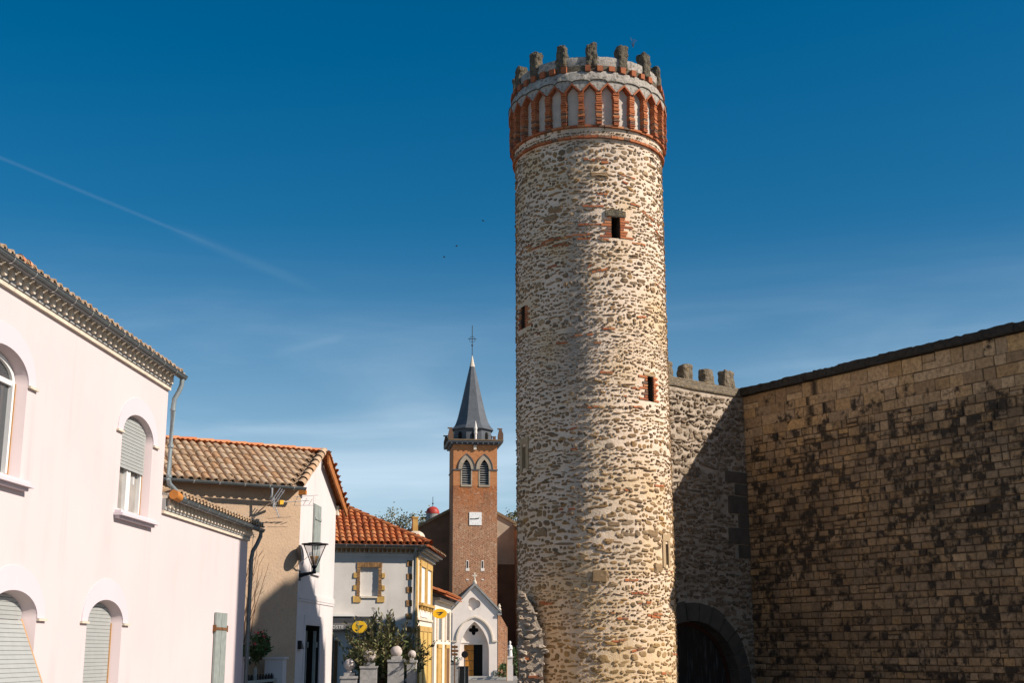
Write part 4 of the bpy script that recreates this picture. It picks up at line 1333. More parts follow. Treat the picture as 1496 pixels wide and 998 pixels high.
# upper window: one closed leaf
m = MB(hf); m.box(1.35, 2.25, -.02, .02, 5.80, 5.98); m.box(1.32, 2.3, -.02, .06, 4.0, 4.075)
w = m.build('window', M['white_render'], h2)
for u0, u1 in ((1.40, 1.775), (1.79, 2.165)):
    m = MB(hf)
    for q in range(3):
        a = u0 + (u1 - u0) * q / 3; m.box(a + .003, a + (u1 - u0) / 3 - .003, .01, .055, 4.09, 5.79)
    m.box(u0 + .02, u1 - .02, .055, .075, 5.4, 5.46); m.box(u0 + .02, u1 - .02, .055, .075, 4.4, 4.46)
    m.build('shutter', M['shutter_wood'], w)
# doorway
m = MB(hf); m.box(.78, 2.76, -.02, .035, 2.745, 2.98); m.box(.78, .895, -.02, .03, 0, 2.74); m.box(2.625, 2.76, -.02, .03, 0, 2.74)
d = m.build('doorway', M['white_render'], h2)
m = MB(hf); m.face((.90, -.5, 0), (2.62, -.5, 0), (2.62, -.5, 2.74), (.90, -.5, 2.74)); m.strip([(.90, 0), (.90, 2.74), (2.62, 2.74), (2.62, 0)], 0, -.5); m.build('dark_hall', M['dark'], d, recalc=False)
for u0, v0 in ((.95, -.1), (1.2, -.28), (2.25, -.28), (2.5, -.1)):
    m = MB(hf); m.box(u0, u0 + .06, v0 - .035, v0 + .035, .02, 2.62); m.box(u0 - .02, u0 + .075, v0 + .036, v0 + .07, 2.2, 2.34); m.box(u0 - .02, u0 + .075, v0 + .036, v0 + .07, .6, .74); m.build('folded_leaf', M['shutter_wood'], d)
m = MB(hf); m.prism([(.18, 2.16), (.46, 2.16), (.18, 2.36)], .0, .10); m.build('letter_hood', M['iron'], h2)

# street lamp on the corner
lp = thing('wall_lantern', (-5.2, 31.55, 4.0), 'tapered glass street lantern on a bracket at the corner of the white gabled house', 'street lamp')
lu, lv = .12, .36
m = MB(hf); m.tube([(.12, .01, 3.90), (.12, .12, 3.93), (.12, .26, 3.955), (.12, .36, 3.975)], [.055, .045, .038, .035], 8); m.box(.05, .19, -.005, .03, 3.78, 4.02); m.build('bracket', M['iron'], lp)
m = MB(hf); zb, zt, rb, rt = 4.10, 4.64, .05, .275
for q in range(4):
    t = math.pi / 2 * q + .05
    m.tube([(lu + rb * math.cos(t), lv + rb * math.sin(t), zb), (lu + rt * math.cos(t), lv + rt * math.sin(t), zt)], .011, 6)
    t2 = t + math.pi / 2; m.tube([(lu + rt * math.cos(t), lv + rt * math.sin(t), zt), (lu + rt * math.cos(t2), lv + rt * math.sin(t2), zt)], .013, 6)
m.lathe(lu, lv, [(.001, 3.94), (.055, 3.95), (.045, 4.02), (.035, 4.06), (.065, 4.10), (.05, 4.14), (.001, 4.15)], 12)
m.lathe(lu, lv, [(.001, 4.70), (.17, 4.69), (.20, 4.675), (.33, 4.665), (.33, 4.645), (.001, 4.645)], 20)
m.tube([(lu, lv, 4.14), (lu, lv, 4.64)], .012, 6)
m.build('lantern_frame', M['iron'], lp)
m = MB(hf)
for q in range(4):
    t, t2 = math.pi / 2 * q + .05, math.pi / 2 * (q + 1) + .05
    m.face((lu + rb * math.cos(t), lv + rb * math.sin(t), zb), (lu + rb * math.cos(t2), lv + rb * math.sin(t2), zb), (lu + rt * .98 * math.cos(t2), lv + rt * .98 * math.sin(t2), zt), (lu + rt * .98 * math.cos(t), lv + rt * .98 * math.sin(t), zt))
m.build('glass_panes', M['lantern_pane'], lp, recalc=False)
m = MB(hf); m.lathe(lu, lv, [(.03, 4.14), (.06, 4.18), (.115, 4.36), (.11, 4.37), (.001, 4.37)], 12); m.build('amber_bowl', M['lantern_amber'], lp, smooth=40)

# satellite dish
dsh = thing('satellite_dish', (-5.1, 31.4, 4.4), 'dark satellite dish seen edge-on at the corner above the street lantern', 'satellite dish')
dc = hf(-.16, .10, 4.42); ax = Vector((.93, .34, .12)).normalized(); s1 = ax.cross(Vector((0, 0, 1))).normalized(); s2 = s1.cross(ax)
V, F = [], []
for i in range(6):
    r = .19 * i / 5 + .002
    for q in range(20):
        t = 2 * math.pi * q / 20; V.append(dc + (s1 * math.cos(t) + s2 * math.sin(t) * 1.05) * r + ax * (r * r * 1.6 - .09))
F = [(i * 20 + q, i * 20 + (q + 1) % 20, (i + 1) * 20 + (q + 1) % 20, (i + 1) * 20 + q) for i in range(5) for q in range(20)]
b = mesh_obj('reflector', V, F, M['dish'], dsh, smooth=True); sm = b.modifiers.new('thick', 'SOLIDIFY'); sm.thickness = .012
m = MB(hf); m.tube([(-.17, .06, 4.38), (-.14, .06, 4.22), (-.06, .05, 4.08), (.05, .02, 4.02)], .016, 6); m.build('mast', M['alu'], dsh)
P0 = dc + ax * .22; m = MB(); m.tube([(dc.x, -(dc.y), dc.z - .22), (P0.x, -P0.y, P0.z - .05)], .008, 5); m.lathe(P0.x, -P0.y, [(.001, P0.z - .08), (.025, P0.z - .06), (.025, P0.z), (.001, P0.z + .01)], 8); m.build('receiver', M['alu'], dsh)

# television antenna
an = thing('television_antenna', tuple(sf2(.8, .4, 5.5)), 'rake-like television antenna with orange box under the eaves of the tan wall', 'antenna')
m = MB(sf2); m.tube([(.95, -.02, 5.50), (.93, .30, 5.56), (.90, .50, 5.56)], .014, 6); m.tube([(.90, .5, 5.42), (.90, .5, 5.72)], .014, 6); m.build('mast', M['alu'], an)
m = MB(sf2)
for q in (-.055, 0, .055):
    m.tube([(.70 + q, .52, 5.90 + q * .4), (.915 + q, .52, 5.57 + q * .4)], .011, 6)
m.tube([(.735, .525, 5.84), (.66, .525, 5.80)], .006, 4); m.tube([(.87, .525, 5.66), (.8, .525, 5.62)], .006, 4); m.build('reflector_rods', M['alu'], an)
m = MB(sf2); m.tube([(.90, .5, 5.56), (.76, .52, 5.23)], .010, 6)
for q in range(7):
    f = q / 6; u, z = .90 + (.76 - .90) * f, 5.56 + (5.23 - 5.56) * f; m.tube([(u - .05, .52, z + .012), (u + .06, .52, z - .014)], .006, 4)
m.build('toothed_boom', M['alu'], an)
m = MB(sf2); m.tube([(.72, .52, 5.575), (.02, .56, 5.66)], .009, 6); m.tube([(.4, .55, 5.72), (-.20, .56, 5.80)], .005, 4); m.tube([(.4, .55, 5.52), (-.12, .56, 5.55)], .005, 4)
for u, dz in ((.36, .11), (.12, .07), (-.02, .06)):
    m.tube([(u, .45, 5.63 - dz), (u, .66, 5.63 + dz)], .007, 4)
m.build('yagi_boom', M['alu'], an)
m = MB(sf2); m.rbox(.675, .765, .47, .57, 5.525, 5.625, .004); m.build('orange_box', M['amber_plastic'], an)

# ------------------------------------------------------------------ yard gate and plants
yg = thing('yard_gate', tuple(pf(7.5, -.2, 0)), 'dark iron yard gate between two white posts beside the pink wing', 'gate')
m = MB(pf); m.box(5.95, 6.25, -.36, -.06, 0, 1.95); m.box(5.91, 6.29, -.40, -.02, 1.955, 2.0); m.build('post', M['white_render'], yg)
m = MB(pf); m.box(9.55, 9.95, -.50, -.08, 0, 1.93); m.box(9.51, 9.99, -.54, -.04, 1.935, 1.98); m.build('post', M['white_render'], yg)
m = MB(pf); m.box(6.26, 9.54, -.34, -.28, .08, 1.58)
for q in range(12):
    m.box(6.4 + q * .26, 6.44 + q * .26, -.28, -.25, .05, 1.62)
m.build('gate_leaf', M['iron'], yg)
m = MB(pf); m.box(6.27, 9.53, -.25, -.20, 1.44, 1.50); m.box(7.55, 7.60, -.25, -.19, .05, 1.76); m.build('cross_bar', M['shutter_wood'], yg)
m = MB(pf); m.box(5.95, 9.9, -1.35, -1.1, 0, 1.9); tag(m.build('yard_wall', M['grey_render']), 'low grey wall in the shaded yard behind the iron gate', 'wall')


def leaves(P, nrm_spread, size, rng, aspect=.5, droop=0.0):
    """one small folded leaf per point"""
    n = len(P); d = rng.normal(0, 1, (n, 3)); d[:, 2] = d[:, 2] * nrm_spread - droop; d /= np.linalg.norm(d, axis=1)[:, None]
    e = np.cross(d, rng.normal(0, 1, (n, 3))); e /= np.linalg.norm(e, axis=1)[:, None]
    L = size * rng.uniform(.6, 1.3, n)[:, None]; W = L * aspect * .5
    A = P; B = P + d * L * .5 + e * W; C_ = P + d * L; D = P + d * L * .5 - e * W
    V = np.stack([A, B, C_, D], 1).reshape(-1, 3); F = [(4 * i, 4 * i + 1, 4 * i + 2, 4 * i + 3) for i in range(n)]
    return V, F


def clumps(c, rad, n, k, rng, cl=.3):
    """points in k clumps spread over an ellipsoid's volume"""
    d = rng.normal(0, 1, (k, 3)); d /= np.linalg.norm(d, axis=1)[:, None]; r = rng.uniform(.35, 1.0, k) ** .5
    cc = np.array(c) + d * r[:, None] * np.array(rad)
    which = rng.integers(0, k, n); rr = cl * rng.uniform(.5, 1.3, k)
    return cc[which] + rng.normal(0, 1, (n, 3)) * rr[which][:, None] * np.array(rad) * .55


def shrub(name, label, c, rad, n, size, mat, seed, flowers=None, cat='shrub', group=None):
    rng = np.random.default_rng(seed); t = thing(name, (c[0], c[1], max(0, c[2] - rad[2])), label, cat, group)
    V, F = leaves(clumps(c, rad, n, 22, rng), .8, size, rng, .55); mesh_obj('foliage', V, F, mat, t)
    m = MB()
    for q in range(7):
        a = rng.uniform(0, 6.28); m.tube([(c[0], -c[1], c[2] - rad[2]), (c[0] + math.cos(a) * rad[0] * .4, -(c[1] + math.sin(a) * rad[1] * .4), c[2]), (c[0] + math.cos(a) * rad[0] * .7, -(c[1] + math.sin(a) * rad[1] * .7), c[2] + rad[2] * .5)], [.02, .012, .005], 5)
    m.build('stems', M['twig'], t)
    if flowers:
        V, F = leaves(clumps(np.array(c) + np.array((0, -.05, rad[2] * .4)), np.array(rad) * .95, flowers[0], 9, rng, .12), 1, flowers[2], rng, .9); mesh_obj('flowers', V, F, flowers[1], t)
    return t


c = pf(7.9, -.85, 2.02); shrub('leafy_shrub', 'dark leafy shrub in the shade above the yard gate', tuple(c), (.32, 1.25, .30), 2300, .10, M['green_leaf'], 3, (9, M['red_petal'], .06))
c = pf(9.45, -.62, 2.2); shrub('geranium', 'pink-red flowering geranium on top of the white gate post by the gabled house', tuple(c), (.24, .5, .30), 1100, .085, M['green_leaf'], 4, (26, M['red_petal'], .07), 'flower')
m = MB(sf2); rg2 = np.random.default_rng(5)
vt = thing('bare_climber', tuple(sf2(1.3, .15, 2)), 'bare reddish twigs of a climber rising against the tan side wall', 'climbing plant')
for u, z0, du, dz in ((1.42, 2.2, -.32, 2.5), (1.5, 2.3, -.42, 2.0), (1.3, 2.2, -.25, 1.9), (1.2, 2.2, -.1, 1.3), (1.55, 2.4, -.2, 1.6), (1.35, 2.3, -.5, 1.7)):
    pth = [(u + du * f + rg2.normal(0, .012), .10 + .06 * math.sin(f * 3), z0 + dz * f ** .9) for f in np.linspace(0, 1, 9)]; m.tube(pth, list(np.linspace(.013, .004, 9)), 5)
    for q in range(4):
        i = rg2.integers(4, 9); b = pth[min(i, 8)]; m.tube([b, (b[0] + rg2.uniform(-.12, .06), b[1] + .03, b[2] + rg2.uniform(.05, .28))], [.005, .003], 4)
m.build('twigs', M['twig'], vt)

# ------------------------------------------------------------------ grey rendered house (post office)
gf = Fr(-3.436, 46.0, 78, -.147, size=1.07)                            # gable side facing the square
yf = Fr(-3.436, 46.0, 3, -.147, size=1.07)                             # street side
gh = thing('grey_house', (-3.8, 47, 0), 'grey rendered house with orange hipped roof and yellow-trimmed street front', 'house')
m = MB(gf); m.holes([(-7, 0), (0, 0), (0, 5.4), (-7, 5.4)], [[(-1.83, 3.86), (-1.24, 3.86), (-1.24, 4.79), (-1.83, 4.79)], [(-4.6, 0.02), (-2.62, 0.02), (-2.62, 2.6), (-4.6, 2.6)]])
m.build('side_wall', M['grey_render'], gh, recalc=False)
E0, E1, E2 = yf(4.8, 0, 0), yf(4.8, -7, 0), gf(-7, 0, 0)
m = MB(); mesh_obj('rear_walls', [up3(E0, 0), up3(E1, 0), up3(E1, 5.63), up3(E0, 5.63), up3(E2, 0), up3(E2, 5.63)], [(0, 1, 2, 3), (1, 4, 5, 2)], M['grey_render'], gh)
m = MB(yf); m.face((0, 0, 0), (4.8, 0, 0), (4.8, 0, 5.4), (0, 0, 5.4)); m.build('street_front', M['cream_render'], gh, recalc=False)
m = MB(gf); m.box(-7, .10, -.1, .10, 5.26, 5.40); m.box(-7, .2, -.1, .18, 5.405, 5.47); cor = m.build('eave_band', M['cream_stone'], gh)
m = MB(gf)
for q in range(46):
    u = .0 - q * .15; m.lathe(u, .10, [(.05, 5.28), (.06, 5.40)], 8, 0, math.pi)
m.each('tile_corbel', M['ochre_brick'], cor)
m = MB(gf); m.box(-7, -.0, -.05, .035, 5.14, 5.25); m.build('plaster_band', M['grey_render'], gh)
m = MB(yf); m.box(-.05, 4.8, -.1, .12, 5.2, 5.31); m.box(-.1, 4.85, -.1, .24, 5.315, 5.38); m.box(-.14, 4.9, -.1, .36, 5.385, 5.45); m.build('street_cornice', M['cornice_grey'], gh)
gutter(gf, -7, .30, .36, 5.50, gh, .055)
# roof: front slope cut by the hip, ridge parallel to the front
sl = math.atan(.54); cs, sn = math.cos(sl), math.sin(sl)
V, F = canal_tiles(gf(0, .36, 5.53), gf.ex, -gf.ey * cs + Vector((0, 0, sn)), gf.ey * sn + Vector((0, 0, cs)), -6.9, .34, 3.34, lambda a, b: b * cs < .50 - a and b * cs < 2.95, pitch=.225, rng=np.random.default_rng(12), r=.098)
gr = mesh_obj('roof_tiles', V, F, M['tile_orange'], gh, smooth=60)
zr = 5.51 + 2.95 * .54
A_, B_, C_, D_ = gf(-7.2, .38, 5.51), gf(.42, .38, 5.51), gf(-2.45, -2.6, zr), gf(-7.2, -2.6, zr)
slab([A_, B_, C_, D_], .05, 'roof_deck', M['tile_orange'], gr)
G_, H_ = yf(4.95, .42, 5.51), yf(4.95, -3, zr - .1)
slab([B_, G_, H_, C_], .05, 'street_roof', M['tile_orange'], gr); slab([D_, C_, H_, yf(4.95, -7, 5.5)], .05, 'rear_roof', M['tile_orange'], gr)
V, F = tile_line((B_ + Vector((0, 0, .05)), C_ + Vector((0, 0, .05))), .105, .38, rgn); mesh_obj('hip_tiles', V, F, M['tile_orange'], gr, smooth=60)
V, F = tile_line((C_ + Vector((0, 0, .05)), D_ + Vector((0, 0, .05))), .105, .4, rgn); mesh_obj('ridge_tiles', V, F, M['tile_orange'], gr, smooth=60)
V, F = tile_line((yf(.2, .44, 5.50), yf(4.9, .44, 5.50)), .07, .22, rgn); mesh_obj('street_eave_tiles', V, F, M['tile_beige'], gr, smooth=60)
ch = MB(gf); ch.rbox(.10, .28, -1.9, -1.65, 5.6, 6.60, .008); ch.box(.08, .30, -1.92, -1.63, 6.605, 6.65)
cm = ch.build('chimney', M['ochre_paint'], gr)
m = MB(gf); m.lathe(.22, -1.76, [(.33, 5.5), (.32, 6.0), (.26, 6.10), (.14, 6.16)], 10); rough(m.build('chimney_foot', M['cream_stone'], cm), .05, .2, 1)
# walled-up window with toothed brick frame
m = MB(gf); m.strip([(-1.83, 3.86), (-1.24, 3.86), (-1.24, 4.79), (-1.83, 4.79)], 0, -.09, True); m.face((-1.83, -.09, 3.86), (-1.24, -.09, 3.86), (-1.24, -.09, 4.79), (-1.83, -.09, 4.79))
w = m.build('blind_window', M['grey_render'], gh, recalc=False)
m = MB(gf)
for z in np.arange(3.70, 4.90, .083):
    for a, b in ((-1.945, -1.835), (-1.235, -1.125)):
        m.rbox(a, b, -.05, .028, z + .006, z + .078, .006)
for q in range(10):
    a = -1.955 + q * .084; m.rbox(a + .005, a + .079, -.05, .03, 4.80, 4.95, .006)
m.build('brick_frame', M['ochre_brick'], w)
m = MB(gf)
for z in (4.45, 4.05, 3.665):
    hh = .16 if z > 3.7 else .2
    for a, b in ((-2.05, -1.95), (-1.12, -1.02)):
        m.rbox(a, b, -.05, .032, z, z + hh, .008)
m.rbox(-1.98, -1.80, -.05, .034, 3.66, 3.84, .006); m.rbox(-1.27, -1.04, -.05, .034, 3.66, 3.84, .006); m.each('quoin', M['ochre_paint'], w)
m = MB(gf); m.box(-1.81, -1.26, -.06, .05, 3.80, 3.855); m.build('sill', M['cream_stone'], w)
# corner quoins and pipe
m = MB(gf)
for i in range(12):
    z = 4.84 - i * .43
    if z > 0:
        m.rbox(-.30, -.115, -.03, .022, z, z + .19, .006)
m.each('quoin', M['ochre_brick'], gh)
m = MB(gf); m.tube([(-.03, .34, 5.46), (-.04, .2, 5.3), (-.05, .09, 5.15), (-.05, .09, 0)], .045, 8); m.build('downpipe', M['zinc_pipe'], gh, smooth=50)
# shop front
m = MB(gf); m.box(-5.2, -1.35, -.02, .30, 2.76, 3.20); aw = m.build('shop_fascia', M['awning'], gh)
m = MB(gf); m.box(-5.2, -1.36, .302, .315, 2.79, 2.99); m.build('sign_band', simple('sign_band_grey', (.17, .16, .155), .6, 0, .1, 5, 0), aw)
m = MB(gf); m.box(-5.2, -2.05, -.02, .34, 3.205, 3.27); m.build('white_lintel', M['letter_white'], aw)


def lettering(text, fr, u, v, z, size, mat, parent, name='lettering', align='RIGHT'):
    cu = bpy.data.curves.new(name, 'FONT'); cu.body = text; cu.size = size; cu.align_x = align; cu.extrude = .006; cu.space_character = 1.12
    tmp = bpy.data.objects.new(name, cu); COL.objects.link(tmp); dg = bpy.context.evaluated_depsgraph_get(); dg.update()
    me = bpy.data.meshes.new_from_object(tmp.evaluated_get(dg)); bpy.data.objects.remove(tmp)
    me.name = name; me.materials.clear(); me.materials.append(mat)
    o = bpy.data.objects.new(name, me); COL.objects.link(o); o.parent = parent
    X, Z = fr.ex, Vector((0, 0, 1)); Y = fr.ey
    o.matrix_local = Matrix.Translation(fr(u, v, z) - rootloc(parent)) @ Matrix((X, Z, Y)).transposed().to_4x4()
    return o


lettering('LA POSTE', gf, -2.36, .32, 2.82, .155, M['letter_white'], aw)
m = MB(gf); m.face((-4.6, -.25, 0), (-2.62, -.25, 0), (-2.62, -.25, 2.6), (-4.6, -.25, 2.6)); m.strip([(-4.6, 0), (-4.6, 2.6), (-2.62, 2.6), (-2.62, 0)], 0, -.25)
sw = m.build('shop_window', M['glass'], gh, recalc=False)
m = MB(gf); m.rbox(-2.62, -2.5, -.2, .03, 0, 2.45, .008); m.build('wooden_jamb', M['old_wood'], sw)
m = MB(gf)
for z in (1.35, 1.55, 1.75, 2.1):
    m.box(-4.55, -2.64, -.235, -.22, z, z + .09)
m.build('blind_slats', simple('teal_blind', (.10, .15, .16), .5, 0, .2, 5, 0), sw)
# street front
m = MB(yf); m.box(.0, .42, -.02, .035, 0, 5.18); m.build('corner_pilaster', M['ochre_paint'], gh)
for u0, u1 in ((1.15, 2.35), (2.95, 4.15)):
    m = MB(yf); m.box(u0 - .22, u0, -.02, .06, 3.70, 5.0); m.box(u1, u1 + .22, -.02, .06, 3.70, 5.0); m.box(u0 - .22, u1 + .22, -.02, .07, 4.92, 5.12); m.box(u0 - .3, u1 + .3, -.02, .16, 3.60, 3.69)
    for q in range(3):
        a = u0 - .2 + q * (u1 - u0 + .25) / 2; m.box(a, a + .14, -.02, .12, 3.46, 3.595)
    w = m.build('window', M['ochre_paint'], gh)
    m = MB(yf); m.box(u0, u1, -.02, .02, 3.7, 4.92); m.build('white_shutters', M['white_pvc'], w)
m = MB(yf); m.box(0.43, 4.8, -.02, .05, 3.12, 3.20); m.build('belt_course', M['cream_stone'], gh)
m = MB(yf); m.box(1.3, 3.4, -.01, .03, 3.24, 3.42); m.build('name_plate', M['white_pvc'], gh)
for u0, u1 in ((.85, 1.75), (2.05, 3.0), (3.3, 4.3)):
    m = MB(yf)
    for q in range(4):
        a = u0 + (u1 - u0) * q / 4; m.box(a + .006, a + (u1 - u0) / 4 - .006, -.01, .05, .05, 2.75)
    d = m.build('door', M['yellow_paint'], gh)
    m = MB(yf); m.box(u0 - .12, u0 - .005, -.02, .07, 0, 2.9); m.box(u1 + .005, u1 + .12, -.02, .07, 0, 2.9); m.box(u0 - .12, u1 + .12, -.02, .075, 2.755, 2.93); m.build('door_frame', M['ochre_paint'], d)

# oval signs with the swift emblem
def oval_sign(fr, c, a, b, label, arm):
    t = thing('oval_sign', tuple(c), label, 'sign')
    f = Fr(c.x, c.y, 90, c.z)
    m = MB(f); n = 32
    ol = [(a * math.cos(2 * math.pi * q / n), b * math.sin(2 * math.pi * q / n)) for q in range(n)]
    m.prism(ol, -.05, .05); m.build('disc', M['sign_yellow'], t)
    for dv0, dv1 in ((.05, .056), (-.056, -.05)):
        m = MB(f); k_ = a / .27
        m.prism([(-.15 * k_, .045 * k_), (.17 * k_, .07 * k_), (.10 * k_, .02 * k_), (.03 * k_, -.005 * k_), (-.01 * k_, .02 * k_)], dv0, dv1)
        m.prism([(-.12 * k_, -.012 * k_), (.02 * k_, -.012 * k_), (.10 * k_, .005 * k_), (.02 * k_, -.05 * k_), (-.05 * k_, -.075 * k_), (-.02 * k_, -.035 * k_)], dv0, dv1)
        m.build('swift_emblem', M['sign_blue'], t)
    m = MB(f); m.tube([(a * .5 * arm[0], 0, arm[1] * .3), (arm[0], arm[2], arm[1])], .018, 6); m.build('bracket', M['iron'], t)
    return t


oval_sign(None, Vector((-2.86, 51.2, 3.53)), .28, .187, 'yellow oval sign with dark swift emblem on the far end of the yellow-trimmed front', (-.35, .0, -.1))
oval_sign(None, Vector((-4.30, 36.75, 2.765)), .205, .168, 'yellow oval sign half hidden by the bush below the walled-up window', (-.02, -.12, -2.0))

# low house further along the street
lf = Fr(-3.18, 53.2, 3, -.12, size=1.06)
lh = thing('low_house', (-3.2, 53, 0), 'small cream house with orange tile roof between the yellow front and the church', 'house')
m = MB(lf); m.box(.0, 6.2, -6, 0, 0, 4.12); m.build('wall', M['cream_render'], lh)
sl = math.atan(.35)
V, F = canal_tiles(lf(0, .45, 4.22), lf.ex, -lf.ey * math.cos(sl) + Vector((0, 0, math.sin(sl))), lf.ey * math.sin(sl) + Vector((0, 0, math.cos(sl))), -.2, 6.4, 3.4, lambda a, b: True, pitch=.24, rng=np.random.default_rng(14), r=.1)
lr = mesh_obj('roof_tiles', V, F, M['tile_orange'], lh, smooth=60)
q0, q1 = lf(-.25, .45, 4.20), lf(6.5, .45, 4.20); slab([q0, q1, lf(6.5, -3, 5.40), lf(-.25, -3, 5.40)], .05, 'roof_deck', M['tile_orange'], lr); slab([lf(-.25, -3, 5.40), lf(6.5, -3, 5.40), lf(6.5, -6.4, 4.2), lf(-.25, -6.4, 4.2)], .05, 'rear_roof', M['tile_orange'], lr)
V = [lf(u, v, z) for u in (0.0, 6.2) for v, z in ((0, 4.12), (-6, 4.12), (-3, 5.33))]
mesh_obj('gable_tops', V, [(0, 1, 2), (3, 4, 5)], M['cream_render'], lh)
m = MB(lf); m.box(-.05, 6.3, -.05, .20, 4.0, 4.11); m.build('eave_moulding', M['cream_stone'], lh)
for u0 in (1.1, 4.2):
    m = MB(lf); m.box(u0, u0 + 1.1, -.02, .02, 2.55, 3.65); w = m.build('window', M['glass'], lh)
    m = MB(lf); m.box(u0 - .55, u0 - .02, .0, .05, 2.5, 3.7); m.box(u0 + 1.12, u0 + 1.65, .0, .05, 2.5, 3.7); m.each('shutter', M['cream_stone'], w)
for u0, mt in ((.9, 'ochre_paint'), (3.9, 'old_wood')):
    m = MB(lf); m.box(u0, u0 + 1.2, -.02, .05, 0, 2.2); d = m.build('door', M[mt], lh)
    m = MB(lf); m.box(u0 - .14, u0 - .005, -.02, .07, 0, 2.34); m.box(u0 + 1.205, u0 + 1.34, -.02, .07, 0, 2.34); m.box(u0 - .14, u0 + 1.34, -.02, .075, 2.205, 2.36); m.build('door_frame', M['ochre_paint'], d)

# ------------------------------------------------------------------ church
kf = Fr(-5.1, 110.0, 82)
kc = thing('church', (-3.2, 112, 0), 'old brick church with a slate spire, clock and white porch in the distance', 'church')
W, TD = 3.81, 3.8
LV = [(1.14, .385), (2.69, .385)]
m = MB(kf); m.face((0, 0, 0), (W, 0, 0), (W, 0, 16.0), (0, 0, 16.0)); m.face((0, 0, 0), (0, -TD, 0), (0, -TD, 16), (0, 0, 16)); m.face((W, 0, 0), (W, -TD, 0), (W, -TD, 16), (W, 0, 16)); m.face((0, -TD, 0), (W, -TD, 0), (W, -TD, 16), (0, -TD, 16))
m.build('tower_shaft', M['church_brick'], kc, recalc=False)
hl = [ogive_pts(c, h, 17.40, .86) + [(c - h, 16.06), (c + h, 16.06)] for c, h in LV]
m = MB(kf); m.holes([(0, 16.0), (W, 16.0), (W, 19.55), (0, 19.55)], hl); m.face((0, 0, 16), (0, -TD, 16), (0, -TD, 19.55), (0, 0, 19.55)); m.face((W, 0, 16), (W, -TD, 16), (W, -TD, 19.55), (W, 0, 19.55)); m.face((0, -TD, 16), (W, -TD, 16), (W, -TD, 19.55), (0, -TD, 19.55))
m.build('bell_stage', M['bell_brick'], kc, recalc=False)
m = MB(kf)
for a, b in ((-.06, LV[0][0] - .40), (LV[0][0] + .40, LV[1][0] - .40), (LV[1][0] + .40, W + .06)):
    m.box(a, b, -.05, .07, 17.32, 17.41)
m.box(-.07, -.002, -TD, .07, 17.32, 17.41); m.build('string_course', M['slate'], kc)
for c, h in LV:
    out_, in_ = ogive_pts(c, .70, 17.42, 1.28), ogive_pts(c, h, 17.42, .84)
    m = MB(kf)
    for q in range(len(out_) - 1):
        m.prism([out_[q], out_[q + 1], in_[q + 1], in_[q]], -.1, .05)
    m.box(c - h - .12, c - h - .002, -.1, .03, 16.06, 17.31); m.box(c + h + .002, c + h + .12, -.1, .03, 16.06, 17.31); m.box(c - h - .1, c + h + .1, -.1, .06, 15.90, 16.055)
    w = m.build('belfry_window', M['belfry_stone'], kc)
    o2, i2 = ogive_pts(c, .76, 17.42, 1.36), ogive_pts(c, .705, 17.42, 1.285); m = MB(kf)
    for q in range(len(o2) - 1):
        m.prism([o2[q], o2[q + 1], i2[q + 1], i2[q]], -.02, .10)
    m.build('hood_mould', M['slate'], w)
    m = MB(kf); m.strip(ogive_pts(c, h, 17.40, .86) + [(c - h, 16.06), (c + h, 16.06)], 0, -.5, True); m.face((c - h, -.5, 16.06), (c + h, -.5, 16.06), (c + h, -.5, 18.3), (c - h, -.5, 18.3)); m.build('dark_opening', M['dark'], w, recalc=False)
    m = MB(kf)
    for z in np.arange(16.12, 18.1, .20):
        hw = h if z < 17.4 else h * math.sqrt(max(0.02, 1 - ((z - 17.4) / .88) ** 2)); m.prism; V0 = len(m.v)
        i = [m.p(c - hw, -.32, z + .14), m.p(c + hw, -.32, z + .14), m.p(c + hw, -.10, z), m.p(c - hw, -.10, z), m.p(c - hw, -.32, z + .16), m.p(c + hw, -.32, z + .16), m.p(c + hw, -.10, z + .03), m.p(c - hw, -.10, z + .03)]
        for f in ((0, 1, 2, 3), (4, 7, 6, 5), (3, 2, 6, 7), (0, 4, 5, 1)):
            m.f.append([i[q] for q in f])
    m.build('louvres', M['grey_coping'], w)
# clock
m = MB(kf); m.box(1.40, 2.46, -.02, .06, 12.60, 13.70); ck = m.build('clock', M['clock_face'], kc)
m = MB(kf); cx_, cz_ = 1.93, 13.13
m.prism([(cx_ + .06, cz_ + .02), (cx_ + .06, cz_ - .03), (cx_ - .46, cz_ - .05), (cx_ - .46, cz_ + .03)], .065, .08); m.prism([(cx_ - .05, cz_ - .03), (cx_ - .03, cz_ + .04), (cx_ + .33, cz_ + .10), (cx_ + .33, cz_ + .03)], .082, .095); m.build('hands', M['iron'], ck)
m = MB(kf)
for q in range(12):
    t = math.pi * q / 6; m.box(cx_ + .43 * math.sin(t) - .018, cx_ + .43 * math.sin(t) + .018, .06, .066, cz_ + .43 * math.cos(t) - .018, cz_ + .43 * math.cos(t) + .018)
m.build('hour_marks', M['iron'], ck)
for u in (1.27, 2.56):
    m = MB(kf); m.box(u - .16, u + .16, -.02, .03, 8.72, 8.96); m.box(u - .1, u + .1, -.02, .025, 8.965, 9.62); w = m.build('slit_window', M['porch_stone'], kc)
    m = MB(kf); m.box(u - .055, u + .055, .0, .032, 8.97, 9.55); m.build('dark_slit', M['dark'], w)
    m = MB(kf); m.box(u - .10, u + .10, -.02, .03, 7.95, 8.05); m.build('pale_block', M['porch_stone'], kc)
